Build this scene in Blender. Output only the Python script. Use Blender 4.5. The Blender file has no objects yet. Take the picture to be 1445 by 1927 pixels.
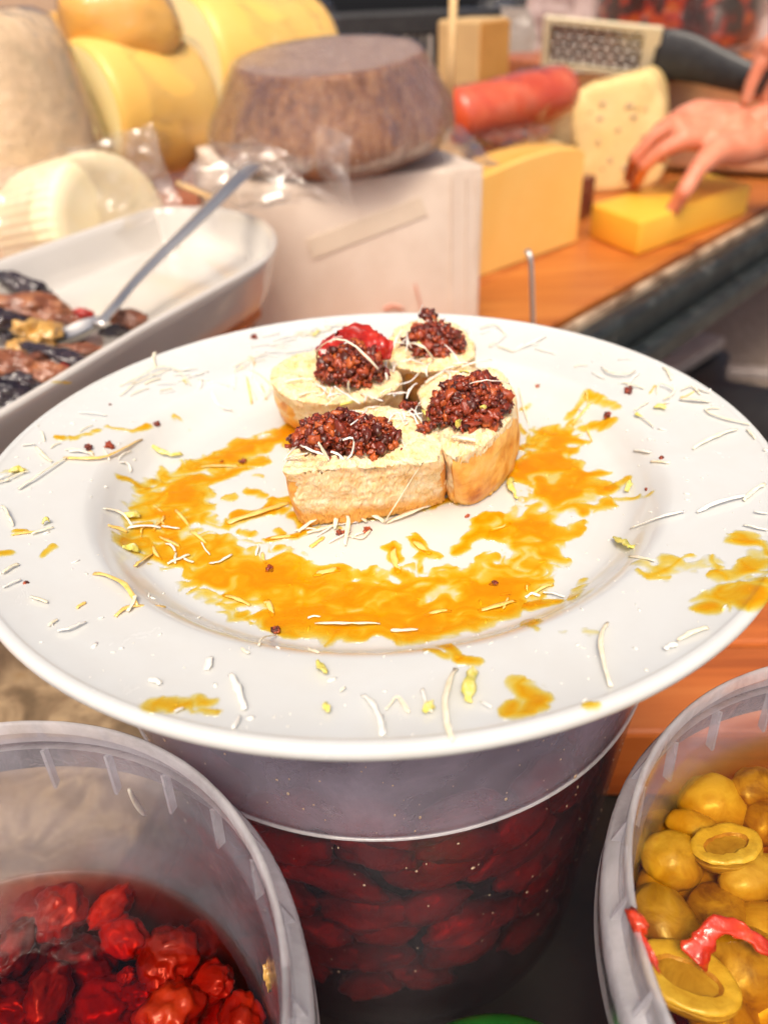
import bpy, bmesh, math, random
import numpy as np
from mathutils import noise, Matrix, Vector
random.seed(7)
D = bpy.data
SC = bpy.context.scene
COL = SC.collection

# ------------------------------------------------------------------ camera, sky, sun, exposure
PITCH, ROLL, FPX, IW, IH = math.radians(33.70855), math.radians(-2.47543), 1448.0, 1445, 1927
CAM = np.array([0, 0, .30])
FW = np.array([0, math.cos(PITCH), -math.sin(PITCH)])
_rt = np.array([1., 0, 0]); _up = np.cross(_rt, FW)
RT = math.cos(ROLL) * _rt + math.sin(ROLL) * _up
UP = -math.sin(ROLL) * _rt + math.cos(ROLL) * _up
cam = D.objects.new('camera', D.cameras.new('camera')); COL.objects.link(cam)
M = Matrix.Identity(4)
for i in range(3):
    M[i][0], M[i][1], M[i][2], M[i][3] = RT[i], UP[i], -FW[i], CAM[i]
cam.matrix_world = M
cam.data.sensor_fit = 'VERTICAL'; cam.data.sensor_height = 36; cam.data.sensor_width = 27
cam.data.lens = 36 * FPX / IH
cam.data.clip_start = .01; cam.data.clip_end = 500
cam.data.dof.use_dof = True
cam.data.dof.focus_distance = .218
cam.data.dof.aperture_fstop = 9.5
SC.camera = cam

SUN_EL, SUN_AZ = math.radians(58), math.radians(188)     # azimuth of the sun clockwise from +y (north)
w = D.worlds.new('World'); SC.world = w; w.use_nodes = True
wn = w.node_tree.nodes; wl = w.node_tree.links
sky = wn.new('ShaderNodeTexSky'); sky.sky_type = 'NISHITA'; sky.sun_disc = False
sky.sun_elevation = SUN_EL; sky.sun_rotation = SUN_AZ
sky.air_density = .35; sky.dust_density = 6.0; sky.ozone_density = .0
wn['Background'].inputs['Strength'].default_value = .13
wl.new(sky.outputs[0], wn['Background'].inputs['Color'])
sl = D.lights.new('sun', 'SUN'); sl.energy = 1.5; sl.angle = math.radians(18); sl.color = (1, .88, .7)
so = D.objects.new('sun', sl); COL.objects.link(so)
sdir = Vector((math.sin(SUN_AZ) * math.cos(SUN_EL), math.cos(SUN_AZ) * math.cos(SUN_EL), math.sin(SUN_EL)))
so.rotation_euler = sdir.to_track_quat('Z', 'Y').to_euler(); so.location = sdir * 5
SC.view_settings.view_transform = 'Standard'; SC.view_settings.look = 'None'
SC.view_settings.gamma = 1; SC.view_settings.use_curve_mapping = False
SC.view_settings.exposure = .53
SC.render.engine = 'CYCLES'
SC.cycles.transparent_max_bounces = 24; SC.cycles.max_bounces = 10
SC.cycles.transmission_bounces = 8; SC.cycles.glossy_bounces = 4; SC.cycles.diffuse_bounces = 4
SC.cycles.caustics_reflective = False; SC.cycles.caustics_refractive = False
SC.cycles.use_denoising = True; SC.cycles.use_adaptive_sampling = True; SC.cycles.adaptive_threshold = .03

# ------------------------------------------------------------------ measuring helpers (photo point + a known height or depth -> place)
def _ray(x, y): return (x - IW / 2) / FPX * RT - (y - IH / 2) / FPX * UP + FW
def Z(x, y, z):
    d = _ray(x, y); return CAM + d * ((z - CAM[2]) / d[2])
def Y(x, y, yy):
    d = _ray(x, y); return CAM + d * (yy / d[1])
def XY(x, y, yy): return Y(x, y, yy)

# ------------------------------------------------------------------ mesh helpers
def tagit(o, label=None, cat=None, group=None, kind=None):
    if label: o['label'] = label
    if cat: o['category'] = cat
    if group: o['group'] = group
    if kind: o['kind'] = kind
    return o
def mesh(name, v, f, mat=None, smooth=True):
    me = D.meshes.new(name)
    me.from_pydata([tuple(map(float, p)) for p in v], [], [tuple(map(int, q)) for q in f])
    me.validate()
    if smooth: me.polygons.foreach_set('use_smooth', [True] * len(me.polygons))
    if mat: me.materials.append(mat)
    me.update()
    return me
def obj(name, v, f, mat, parent=None, smooth=True, **k):
    o = D.objects.new(name, mesh(name, v, f, mat, smooth)); COL.objects.link(o)
    if parent: o.parent = parent
    return tagit(o, **k)
def from_mesh(name, me, parent=None, **k):
    o = D.objects.new(name, me); COL.objects.link(o)
    if parent: o.parent = parent
    return tagit(o, **k)
def empty(name, **k):
    o = D.objects.new(name, None); COL.objects.link(o); o.empty_display_size = .02
    return tagit(o, **k)
def base_at(o, p):
    """put an Empty at the base of its thing, its children staying where they stand"""
    o.location = p
    for c in o.children: c.matrix_parent_inverse = Matrix.Translation(-Vector(p))
def vattr(o, name, vals):
    a = o.data.attributes.new(name, 'FLOAT', 'POINT'); a.data.foreach_set('value', np.asarray(vals, np.float32))
def join(parts):
    V, F, n = [], [], 0
    for v, f in parts:
        V.extend(v); F.extend([tuple(i + n for i in q) for q in f]); n += len(v)
    return V, F
def revolve(prof, n=96, c=(0, 0, 0), a0=0, a1=2 * math.pi, closed=True):
    V, F = [], []
    m = len(prof); k = n if closed else n + 1
    for i in range(k):
        a = a0 + (a1 - a0) * i / n
        for r, z in prof: V.append((c[0] + r * math.cos(a), c[1] + r * math.sin(a), c[2] + z))
    for i in range(n):
        j = (i + 1) % k
        for q in range(m - 1): F.append((i * m + q, j * m + q, j * m + q + 1, i * m + q + 1))
    return V, F
def tube(path, rad, n=10, cap=True, flat=None):
    path = [np.array(p, float) for p in path]
    if not hasattr(rad, '__len__'): rad = [rad] * len(path)
    V, F = [], []
    prev = None
    for i, p in enumerate(path):
        t = path[min(i + 1, len(path) - 1)] - path[max(i - 1, 0)]; t = t / (np.linalg.norm(t) + 1e-12)
        if prev is None:
            a = np.array([0, 0, 1.]) if abs(t[2]) < .9 else np.array([1., 0, 0])
            u = np.cross(t, a)
        else: u = prev - t * (prev @ t)
        u /= np.linalg.norm(u); prev = u; v = np.cross(t, u)
        ra = rad[i]; rb = rad[i] if flat is None else flat[i] if hasattr(flat, '__len__') else flat
        for k in range(n):
            a = 2 * math.pi * k / n
            V.append(p + u * ra * math.cos(a) + v * rb * math.sin(a))
    for i in range(len(path) - 1):
        for k in range(n):
            F.append((i * n + k, i * n + (k + 1) % n, (i + 1) * n + (k + 1) % n, (i + 1) * n + k))
    if cap:
        F.append(tuple(range(n))[::-1]); F.append(tuple((len(path) - 1) * n + k for k in range(n)))
    return V, F
def spline(pts, n, closed=False):
    P = [np.array(p, float) for p in pts]; m = len(P); out = []
    seg = m if closed else m - 1
    for s in range(n):
        u = s / n * seg if closed else s / (n - 1) * seg
        i = min(int(u), seg - 1); t = u - i
        if closed: p0, p1, p2, p3 = P[(i - 1) % m], P[i % m], P[(i + 1) % m], P[(i + 2) % m]
        else: p0, p1, p2, p3 = P[max(i - 1, 0)], P[i], P[min(i + 1, m - 1)], P[min(i + 2, m - 1)]
        out.append(.5 * (2 * p1 + (p2 - p0) * t + (2 * p0 - 5 * p1 + 4 * p2 - p3) * t * t + (3 * p1 - p0 - 3 * p2 + p3) * t ** 3))
    return out
_ico = {}
def ico(sub):
    if sub not in _ico:
        bm = bmesh.new(); bmesh.ops.create_icosphere(bm, subdivisions=sub, radius=1)
        bm.verts.ensure_lookup_table()
        _ico[sub] = (np.array([v.co[:] for v in bm.verts]), [tuple(v.index for v in f.verts) for f in bm.faces]); bm.free()
    return _ico[sub]
def N3(p, s, seed=0): return noise.noise(Vector((p[0] * s + seed * 3.17, p[1] * s - seed * 5.3, p[2] * s + seed * 1.9)))
def rot(rz=0, rx=0, ry=0):
    return np.array((Matrix.Rotation(rz, 3, 'Z') @ Matrix.Rotation(ry, 3, 'Y') @ Matrix.Rotation(rx, 3, 'X')))
def blob(c, r, sub=3, amp=.15, freq=2., seed=0, R=None, ridged=0., power=1.):
    v, f = ico(sub)
    out = []
    for p in v:
        d = 1 + amp * N3(p, freq, seed) + amp * .5 * N3(p, freq * 2.1, seed + 4)
        if ridged: d -= ridged * abs(N3(p, freq * 1.7, seed + 9)) - ridged * .3
        q = p * d
        if power != 1: q = np.sign(q) * np.abs(q) ** power
        q = q * np.array(r)
        if R is not None: q = R @ q
        out.append(q + np.array(c))
    return out, f
def rbox(c, size, R=None, bev=.002, seg=2):
    bm = bmesh.new(); bmesh.ops.create_cube(bm, size=1)
    for v in bm.verts: v.co = Vector((v.co.x * size[0], v.co.y * size[1], v.co.z * size[2]))
    if bev: bmesh.ops.bevel(bm, geom=list(bm.edges), offset=bev, segments=seg, affect='EDGES', profile=.5)
    V = [np.array(v.co[:]) for v in bm.verts]; bm.verts.ensure_lookup_table()
    for i, v in enumerate(bm.verts): v.index = i
    F = [tuple(v.index for v in f.verts) for f in bm.faces]; bm.free()
    if R is not None: V = [R @ v for v in V]
    return [v + np.array(c) for v in V], F
def loft(rings, cap0=True, cap1=True):
    n = len(rings[0]); V = [p for r in rings for p in r]; F = []
    for i in range(len(rings) - 1):
        for k in range(n): F.append((i * n + k, i * n + (k + 1) % n, (i + 1) * n + (k + 1) % n, (i + 1) * n + k))
    if cap0: F.append(tuple(range(n))[::-1])
    if cap1: F.append(tuple((len(rings) - 1) * n + k for k in range(n)))
    return V, F
def prism(poly, z0, z1, bev=.003, seg=2, sub=0):
    bm = bmesh.new()
    vs = [bm.verts.new((p[0], p[1], z0)) for p in poly]
    f = bm.faces.new(vs); r = bmesh.ops.extrude_face_region(bm, geom=[f])
    for g in r['geom']:
        if isinstance(g, bmesh.types.BMVert): g.co.z = z1
    bmesh.ops.recalc_face_normals(bm, faces=bm.faces)
    if bev: bmesh.ops.bevel(bm, geom=list(bm.edges), offset=bev, segments=seg, affect='EDGES', profile=.5)
    for i, v in enumerate(bm.verts): v.index = i
    V = [np.array(v.co[:]) for v in bm.verts]; F = [tuple(v.index for v in f.verts) for f in bm.faces]; bm.free()
    return V, F

# ------------------------------------------------------------------ materials
class NT:
    def __init__(s, name):
        s.m = D.materials.new(name); s.m.use_nodes = True; s.t = s.m.node_tree; s.n = s.t.nodes; s.l = s.t.links
        s.bsdf = s.n['Principled BSDF']; s.out = s.n['Material Output']
        s.co = s.n.new('ShaderNodeTexCoord')
    def new(s, t, **k):
        x = s.n.new(t)
        for a, b in k.items(): setattr(x, a, b)
        return x
    def link(s, a, b): s.l.new(a, b)
    def noise(s, scale, detail=4, rough=.55, dist=0, vec=None, stretch=None):
        x = s.new('ShaderNodeTexNoise'); x.inputs['Scale'].default_value = scale; x.inputs['Detail'].default_value = detail
        x.inputs['Roughness'].default_value = rough; x.inputs['Distortion'].default_value = dist
        src = s.co.outputs['Object'] if vec is None else vec
        if stretch:
            mp = s.new('ShaderNodeMapping'); mp.inputs['Scale'].default_value = stretch[:3]
            if len(stretch) > 3: mp.inputs['Rotation'].default_value = (0, 0, stretch[3])
            s.link(src, mp.inputs[0]); src = mp.outputs[0]
        s.link(src, x.inputs['Vector']); return x.outputs['Fac']
    def ramp(s, fac, stops):
        r = s.new('ShaderNodeValToRGB'); e = r.color_ramp.elements
        while len(e) < len(stops): e.new(.5)
        for i, (p, c) in enumerate(stops): e[i].position = p; e[i].color = (*c, 1) if len(c) == 3 else c
        s.link(fac, r.inputs[0]); return r.outputs[0]
    def bump(s, h, strength, dist=.001):
        b = s.new('ShaderNodeBump'); b.inputs['Strength'].default_value = strength; b.inputs['Distance'].default_value = dist
        s.link(h, b.inputs['Height']); return b.outputs[0]
    def fres(s, nrm=None, f0=.04):
        lw = s.new('ShaderNodeLayerWeight'); lw.inputs[0].default_value = .5
        if nrm is not None: s.link(nrm, lw.inputs['Normal'])
        return s.math('ADD', s.math('MULTIPLY', s.math('POWER', lw.outputs['Facing'], 5.), 1 - f0), f0)
    def math(s, op, a, b=None):
        x = s.new('ShaderNodeMath', operation=op)
        for i, q in enumerate((a, b)):
            if q is None: continue
            if isinstance(q, (int, float)): x.inputs[i].default_value = q
            else: s.link(q, x.inputs[i])
        return x.outputs[0]
def P(name, stops, scale=60, rough=.5, bump=0, bscale=300, bdist=.0006, sss=0, sssr=(.004, .002, .001), coat=0, metal=0, spec=.5,
      detail=5, dist=.3, stretch=None, bstretch=None, attr=None, coatr=.08, bdetail=3, vary=0):
    t = NT(name); b = t.bsdf
    if attr:
        a = t.new('ShaderNodeAttribute'); a.attribute_name = attr
        n = t.noise(scale, detail, .6, dist, stretch=stretch)
        fac = t.math('ADD', t.math('MULTIPLY', a.outputs['Fac'], .75), t.math('MULTIPLY', n, .25))
    else: fac = t.noise(scale, detail, .6, dist, stretch=stretch)
    if vary:                                           # each piece a little lighter or darker than the next
        oi = t.new('ShaderNodeObjectInfo'); fac = t.math('ADD', fac, t.math('MULTIPLY', t.math('SUBTRACT', oi.outputs['Random'], .5), vary))
    t.link(t.ramp(fac, stops), b.inputs['Base Color'])
    b.inputs['Roughness'].default_value = rough; b.inputs['Metallic'].default_value = metal
    b.inputs['Specular IOR Level'].default_value = spec
    if coat: b.inputs['Coat Weight'].default_value = coat; b.inputs['Coat Roughness'].default_value = coatr
    if sss:
        b.inputs['Subsurface Weight'].default_value = sss; b.inputs['Subsurface Radius'].default_value = sssr; b.inputs['Subsurface Scale'].default_value = 1
    if bump:
        nb = t.bump(t.noise(bscale, bdetail, .6, 0, stretch=bstretch), bump, bdist); t.link(nb, b.inputs['Normal'])
        if coat: t.link(nb, b.inputs['Coat Normal'])
    return t.m
def thin_plastic(name, tint=(.96, .96, .97), haze=.1, hazecol=(.85, .85, .87), rough=.12, bump=.6, bscale=60, bdist=.004, gloss=1.0, voro=None, trans=.5, f0=.045, wet=None):
    """clear or milky film: straight-through light, some scatter, and a glossy skin"""
    t = NT(name); t.n.remove(t.bsdf)
    tr = t.new('ShaderNodeBsdfTransparent'); tr.inputs[0].default_value = (*tint, 1)
    di = t.new('ShaderNodeBsdfDiffuse'); di.inputs[0].default_value = (*hazecol, 1)
    tl = t.new('ShaderNodeBsdfTranslucent'); tl.inputs[0].default_value = (*hazecol, 1)
    gl = t.new('ShaderNodeBsdfGlossy'); gl.inputs['Roughness'].default_value = rough
    hz = t.new('ShaderNodeMixShader'); hz.inputs[0].default_value = trans; t.link(di.outputs[0], hz.inputs[1]); t.link(tl.outputs[0], hz.inputs[2])
    m1 = t.new('ShaderNodeMixShader')
    n = t.noise(bscale, 3, .6, .6)
    if voro:
        v = t.new('ShaderNodeTexVoronoi'); v.inputs['Scale'].default_value = voro; t.link(t.co.outputs['Object'], v.inputs['Vector'])
        n = t.math('ADD', n, t.math('MULTIPLY', v.outputs['Distance'], .5))
    nb = t.bump(n, bump, bdist)
    for x in (gl, di): t.link(nb, x.inputs['Normal'])
    fr = t.fres(nb, f0)
    hn = t.math('MULTIPLY', t.noise(35, 5, .65, .4), 2 * haze)
    if wet is not None:                                # oil wets the wall below this height and takes its haze away
        sx = t.new('ShaderNodeSeparateXYZ'); ge = t.new('ShaderNodeNewGeometry'); t.link(ge.outputs['Position'], sx.inputs[0])
        mr = t.new('ShaderNodeMapRange'); mr.inputs[1].default_value = wet - .0004; mr.inputs[2].default_value = wet + .0004; mr.inputs[3].default_value = .12; mr.inputs[4].default_value = 1
        t.link(sx.outputs[2], mr.inputs[0]); hn = t.math('MULTIPLY', hn, mr.outputs[0])
    t.link(hn, m1.inputs[0]); t.link(tr.outputs[0], m1.inputs[1]); t.link(hz.outputs[0], m1.inputs[2])
    m2 = t.new('ShaderNodeMixShader'); t.link(t.math('MINIMUM', t.math('MULTIPLY', fr, gloss), .9), m2.inputs[0]); t.link(m1.outputs[0], m2.inputs[1]); t.link(gl.outputs[0], m2.inputs[2])
    t.link(m2.outputs[0], t.out.inputs['Surface'])
    return t.m
def liquid(name, absorb, density, bump=.08, bscale=90, scatter=None):
    t = NT(name); t.n.remove(t.bsdf)
    tr = t.new('ShaderNodeBsdfTransparent'); tr.inputs[0].default_value = (1, 1, 1, 1)
    gl = t.new('ShaderNodeBsdfGlossy'); gl.inputs['Roughness'].default_value = .03
    nb = t.bump(t.noise(bscale, 2, .5, .5), bump, .002); t.link(nb, gl.inputs['Normal']); fr = t.fres(nb, .035)
    ge = t.new('ShaderNodeNewGeometry'); sx = t.new('ShaderNodeSeparateXYZ'); t.link(ge.outputs['True Normal'], sx.inputs[0])
    fr = t.math('MULTIPLY', fr, t.math('GREATER_THAN', t.math('ABSOLUTE', sx.outputs[2]), .3))     # no sheen where the oil lies against the tub wall
    m = t.new('ShaderNodeMixShader'); t.link(fr, m.inputs[0]); t.link(tr.outputs[0], m.inputs[1]); t.link(gl.outputs[0], m.inputs[2])
    t.link(m.outputs[0], t.out.inputs['Surface'])
    va = t.new('ShaderNodeVolumeAbsorption'); va.inputs['Color'].default_value = (*absorb, 1); va.inputs['Density'].default_value = density
    vol = va.outputs[0]
    if scatter:
        vs = t.new('ShaderNodeVolumeScatter'); vs.inputs['Color'].default_value = (*scatter[0], 1); vs.inputs['Density'].default_value = scatter[1]
        ad = t.new('ShaderNodeAddShader'); t.link(vol, ad.inputs[0]); t.link(vs.outputs[0], ad.inputs[1]); vol = ad.outputs[0]
    t.link(vol, t.out.inputs['Volume'])
    return t.m
def sauce_mat():
    t = NT('orange_oil'); t.n.remove(t.bsdf)
    a = t.new('ShaderNodeAttribute'); a.attribute_name = 'thick'
    th = a.outputs['Fac']
    cb = t.new('ShaderNodeCombineColor')
    for i, k in enumerate((.0, .5, 3.8)):
        t.link(t.math('EXPONENT', t.math('MULTIPLY', th, -k)), cb.inputs[i])
    tr = t.new('ShaderNodeBsdfTransparent'); t.link(cb.outputs[0], tr.inputs[0])
    di = t.new('ShaderNodeBsdfDiffuse'); di.inputs[0].default_value = (.98, .41, .001, 1)
    gl = t.new('ShaderNodeBsdfGlossy'); gl.inputs['Roughness'].default_value = .02
    nb = t.bump(t.noise(260, 3, .5, .8), .3, .0007)
    t.link(nb, gl.inputs['Normal']); fr = t.fres(nb, .035)
    m1 = t.new('ShaderNodeMixShader'); t.link(t.math('MINIMUM', t.math('MULTIPLY', th, .2), .3), m1.inputs[0]); t.link(tr.outputs[0], m1.inputs[1]); t.link(di.outputs[0], m1.inputs[2])
    m2 = t.new('ShaderNodeMixShader'); t.link(fr, m2.inputs[0]); t.link(m1.outputs[0], m2.inputs[1]); t.link(gl.outputs[0], m2.inputs[2])
    t.link(m2.outputs[0], t.out.inputs['Surface'])
    return t.m
def wood(name, dark, mid, light, ang=0, s=1.0, rough=.45, coat=.25):
    t = NT(name); b = t.bsdf
    n1 = t.noise(14 * s, 6, .6, .8, stretch=(.12, 1, 1, ang)); n2 = t.noise(90 * s, 4, .6, .2, stretch=(.05, 1, 1, ang))
    f = t.math('ADD', t.math('MULTIPLY', n1, .7), t.math('MULTIPLY', n2, .3))
    t.link(t.ramp(f, [(.32, dark), (.5, mid), (.68, light)]), b.inputs['Base Color'])
    b.inputs['Roughness'].default_value = rough; b.inputs['Coat Weight'].default_value = coat; b.inputs['Coat Roughness'].default_value = .25
    t.link(t.bump(n2, .3, .001), b.inputs['Normal']); return t.m

def ceramic():
    t = NT('white_glaze'); b = t.bsdf
    n = t.noise(28, 5, .6, .5)
    t.link(t.ramp(n, [(.35, (.64, .66, .645)), (.62, (.62, .63, .605))]), b.inputs['Base Color'])
    b.inputs['Roughness'].default_value = .16; b.inputs['Coat Weight'].default_value = .12; b.inputs['Coat Roughness'].default_value = .05
    sm = t.ramp(t.noise(45, 5, .7, 1.2), [(.45, (.07,) * 3), (.7, (.3,) * 3)]); t.link(sm, b.inputs['Roughness'])
    t.link(t.bump(t.noise(260, 3, .6, .4), .05, .0006), b.inputs['Normal'])
    return t.m
m_plate = ceramic()
m_dish = P('dish_glaze', [(.3, (.66, .63, .58)), (.7, (.62, .585, .53))], 8, .15, coat=.4)
def crumb_mat():
    t = NT('bread_crumb'); b = t.bsdf
    n = t.noise(220, 5, .65, .3)
    base = t.ramp(n, [(.3, (.76, .46, .18)), (.45, (.9, .66, .36)), (.6, (.94, .76, .5)), (.76, (.96, .85, .66))])
    sx = t.new('ShaderNodeSeparateXYZ'); ge = t.new('ShaderNodeNewGeometry'); t.link(ge.outputs['Position'], sx.inputs[0])
    up = t.math('ADD', t.math('MULTIPLY', t.math('SUBTRACT', sx.outputs[2], .1585), 110.), t.math('MULTIPLY', t.noise(150, 3, .6, .5), -.9))   # oil drawn up from the plate
    soak = t.ramp(up, [(-0.0, (1, 1, 1)), (.55, (0, 0, 0))])
    spots = t.ramp(t.noise(70, 4, .6, 1.), [(.56, (0, 0, 0)), (.72, (.55, .55, .55))])
    mx = t.new('ShaderNodeMix', data_type='RGBA'); t.link(t.math('MAXIMUM', soak, spots), mx.inputs[0]); t.link(base, mx.inputs[6]); mx.inputs[7].default_value = (.82, .4, .09, 1)
    t.link(mx.outputs[2], b.inputs['Base Color']); b.inputs['Roughness'].default_value = .75; b.inputs['Specular IOR Level'].default_value = .25
    b.inputs['Subsurface Weight'].default_value = .35; b.inputs['Subsurface Radius'].default_value = (.003, .0018, .0009); b.inputs['Subsurface Scale'].default_value = 1
    v = t.new('ShaderNodeTexVoronoi'); v.inputs['Scale'].default_value = 1100
    mp = t.new('ShaderNodeMapping'); mp.inputs['Scale'].default_value = (1, 1, .5); t.link(t.co.outputs['Object'], mp.inputs[0]); t.link(mp.outputs[0], v.inputs['Vector'])
    t.link(t.bump(t.math('ADD', v.outputs['Distance'], t.noise(1500, 2)), .55, .0005), b.inputs['Normal'])
    return t.m
m_crumb = crumb_mat()
m_crust = P('bread_crust', [(.3, (.5, .15, .018)), (.44, (.76, .32, .05)), (.56, (.88, .48, .11)), (.75, (.92, .64, .26))], 95, .45, bump=.5, bscale=520, bdist=.0006, spec=.4, dist=.25)
m_paste = P('tomato_paste', [(.15, (.07, .012, .006)), (.4, (.17, .022, .009)), (.65, (.33, .045, .012)), (.88, (.5, .11, .02))], 260, .35, bump=.5, bscale=900, bdist=.0005, coat=.35, attr='tone')
m_redskin = P('tomato_skin', [(.3, (.26, .008, .004)), (.6, (.46, .016, .006)), (.8, (.58, .06, .015))], 120, .3, bump=.4, bscale=300, coat=.4)
m_shred = P('grated_cheese', [(.3, (.8, .68, .46)), (.6, (.88, .8, .62))], 400, .5, bump=.3, bscale=1500, bdist=.0003, sss=.2, sssr=(.002, .0015, .0008))
m_shredw = P('white_cheese', [(.3, (.86, .8, .68)), (.6, (.9, .87, .78))], 400, .5, bump=.3, bscale=1500, bdist=.0003, sss=.2, sssr=(.002, .0015, .0008))
m_shredo = P('oiled_cheese', [(.3, (.88, .46, .07)), (.6, (.92, .64, .2))], 300, .3, coat=.5, sss=.15)
m_zest = P('citrus_zest', [(.3, (.5, .5, .06)), (.5, (.74, .64, .14)), (.7, (.86, .78, .4))], 700, .4, bump=.6, bscale=1600, bdist=.0003)
m_sauce = sauce_mat()
m_tub = thin_plastic('milky_plastic', (.97, .97, .975), .15, (.86, .84, .95), .16, .35, 120, .0012, 1.0, trans=.5)
m_rib = thin_plastic('milky_rim', (.96, .96, .97), .5, (.95, .94, .96), .12, .35, 160, .0012, 1.2, trans=.5)  # more opaque plastic, whitened further to imitate highlights along the rim
m_bucket = thin_plastic('hazy_plastic', (.95, .94, .96), .3, (.7, .64, .76), .2, .3, 240, .0008, .5, trans=.5, wet=.1005)
m_film = thin_plastic('clear_film', (.985, .98, .975), .03, (.92, .88, .84), .09, 1.0, 28, .012, 1.1, f0=.035)
m_bag = thin_plastic('bag_film', (.975, .96, .94), .13, (.92, .84, .74), .09, .8, 16, .012, 1.5, f0=.05)
m_film_sparkle = thin_plastic('sparkling_film', (.98, .975, .97), .02, (.9, .88, .9), .05, 1.0, 40, .007, 2.2, voro=420, f0=.035)
m_oil_red = liquid('red_oil', (.9, .26, .08), 190)
m_oil_dark = liquid('dark_red_oil', (.92, .15, .05), 340)  # density raised beyond its own dark red to imitate shade in the bucket
m_oil_gold = liquid('golden_oil', (.95, .8, .1), 110)
m_tomato = P('dried_tomato', [(.25, (.1, .008, .002)), (.5, (.26, .026, .005)), (.8, (.48, .095, .012))], 90, .32, bump=.35, bscale=190, bdist=.0016, coat=.45, sss=.1, bdetail=2, vary=.3)
m_tomato_shaded = P('shaded_tomato', [(.3, (.07, .006, .004)), (.6, (.19, .016, .006)), (.8, (.3, .04, .012))], 60, .35, bump=.6, bscale=160, bdist=.002)  # darker copy of the tub tomatoes, with the bucket's shade in its colour
m_olive = P('olive_flesh', [(.22, (.2, .08, .01)), (.38, (.36, .2, .02)), (.55, (.48, .3, .045)), (.78, (.6, .44, .1))], 120, .38, bump=.3, bscale=300, bdist=.0006, coat=.25, dist=.8, vary=.3, sss=.2)
m_olive_cut = P('olive_cut', [(.25, (.5, .3, .03)), (.6, (.66, .46, .07)), (.8, (.72, .55, .16))], 200, .35, bump=.5, bscale=500, bdist=.0006, coat=.4)
m_hollow = P('olive_hollow', [(.3, (.3, .13, .02)), (.6, (.46, .24, .04)), (.8, (.6, .38, .1))], 260, .4, bump=.6, bscale=500, bdist=.0008, coat=.3)
m_pepper = P('red_pepper', [(.3, (.42, .015, .005)), (.6, (.58, .045, .01)), (.8, (.68, .18, .05))], 120, .3, bump=.5, bscale=300, coat=.6)
m_egg_skin = P('aubergine_skin', [(.3, (.012, .008, .012)), (.7, (.05, .03, .035))], 60, .2, bump=.4, bscale=160, bdist=.002, coat=.8)
m_egg = P('aubergine_flesh', [(.25, (.1, .035, .018)), (.5, (.25, .08, .035)), (.75, (.42, .17, .06))], 90, .3, bump=.7, bscale=220, bdist=.002, coat=.7)
m_yel = P('yellow_pickle', [(.3, (.5, .24, .04)), (.7, (.68, .42, .12))], 90, .3, bump=.4, bscale=220, coat=.5)
m_steel = P('steel', [(.3, (.78, .75, .7)), (.7, (.85, .82, .77))], 20, .4, metal=1, bump=.05, bscale=60)
m_board = wood('front_board_wood', (.24, .05, .01), (.52, .135, .025), (.64, .21, .05), 0, 2.2)
m_counter = wood('counter_wood', (.2, .045, .008), (.44, .125, .02), (.6, .22, .045), math.radians(-48), 1.0)
m_tanboard = P('mottled_stone', [(.3, (.1, .07, .04)), (.48, (.24, .165, .095)), (.6, (.4, .29, .17)), (.75, (.3, .17, .05))], 30, .5, bump=.4, bscale=90, bdist=.002, dist=1.0)
m_rail = P('rail_paint', [(.35, (.012, .016, .018)), (.6, (.035, .045, .045)), (.78, (.16, .17, .16))], 45, .45, bump=.4, bscale=120, metal=.3)
m_black = P('black_plastic', [(.3, (.012, .012, .013)), (.7, (.03, .03, .03))], 60, .4)
m_asphalt = P('asphalt', [(.3, (.22, .17, .13)), (.6, (.31, .245, .195)), (.8, (.38, .31, .25))], 40, .9, bump=.6, bscale=180, bdist=.004)
m_dark = P('dark_tray', [(.3, (.008, .007, .007)), (.7, (.02, .018, .016))], 30, .5)
m_foam = P('foam_box', [(.3, (.7, .57, .46)), (.6, (.76, .64, .53))], 25, .7, bump=.25, bscale=260, bdist=.001)
m_paper = P('paper_tape', [(.3, (.7, .58, .45)), (.6, (.76, .64, .5))], 30, .6)
m_redink = P('red_marker', [(.3, (.7, .2, .12)), (.6, (.75, .3, .2))], 60, .7)
m_brown = P('brown_rind', [(.25, (.13, .042, .014)), (.45, (.28, .105, .04)), (.6, (.42, .19, .08)), (.8, (.52, .27, .13))], 120, .5, bump=.4, bscale=200, bdist=.002, stretch=(1, 1, .35), detail=8)
m_wheeltop = P('brown_wheel_top', [(.25, (.36, .19, .11)), (.6, (.52, .32, .2)), (.8, (.6, .42, .31))], 50, .5, bump=.4, bscale=200, bdist=.002)  # paler than the rind, standing in for sky reflected on the wrap
m_rind = P('pale_rind', [(.28, (.34, .29, .18)), (.42, (.62, .46, .28)), (.58, (.74, .54, .33)), (.78, (.8, .64, .45))], 18, .55, bump=.5, bscale=60, bdist=.004, dist=1)
m_yc = P('yellow_cheese', [(.3, (.84, .5, .11)), (.7, (.88, .58, .16))], 12, .38, bump=.1, bscale=60, sss=.15)
m_yc_pale = P('pale_cheese_face', [(.3, (.92, .78, .36)), (.7, (.93, .82, .45))], 12, .45, sss=.15)
m_yc_deep = P('deep_yellow_cheese', [(.3, (.84, .42, .07)), (.7, (.88, .52, .12))], 10, .35, coat=.3, bump=.1, bscale=40, sss=.1)
m_wedge = P('wedge_cheese', [(.3, (.85, .5, .12)), (.7, (.88, .57, .17))], 12, .5, bump=.2, bscale=150, sss=.1)
m_wedge_rind = P('wedge_rind', [(.3, (.6, .3, .05)), (.7, (.74, .42, .1))], 16, .45)
m_block = P('block_cheese', [(.3, (.86, .44, .035)), (.7, (.9, .51, .06))], 10, .45, bump=.1, bscale=120, sss=.1)
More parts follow.
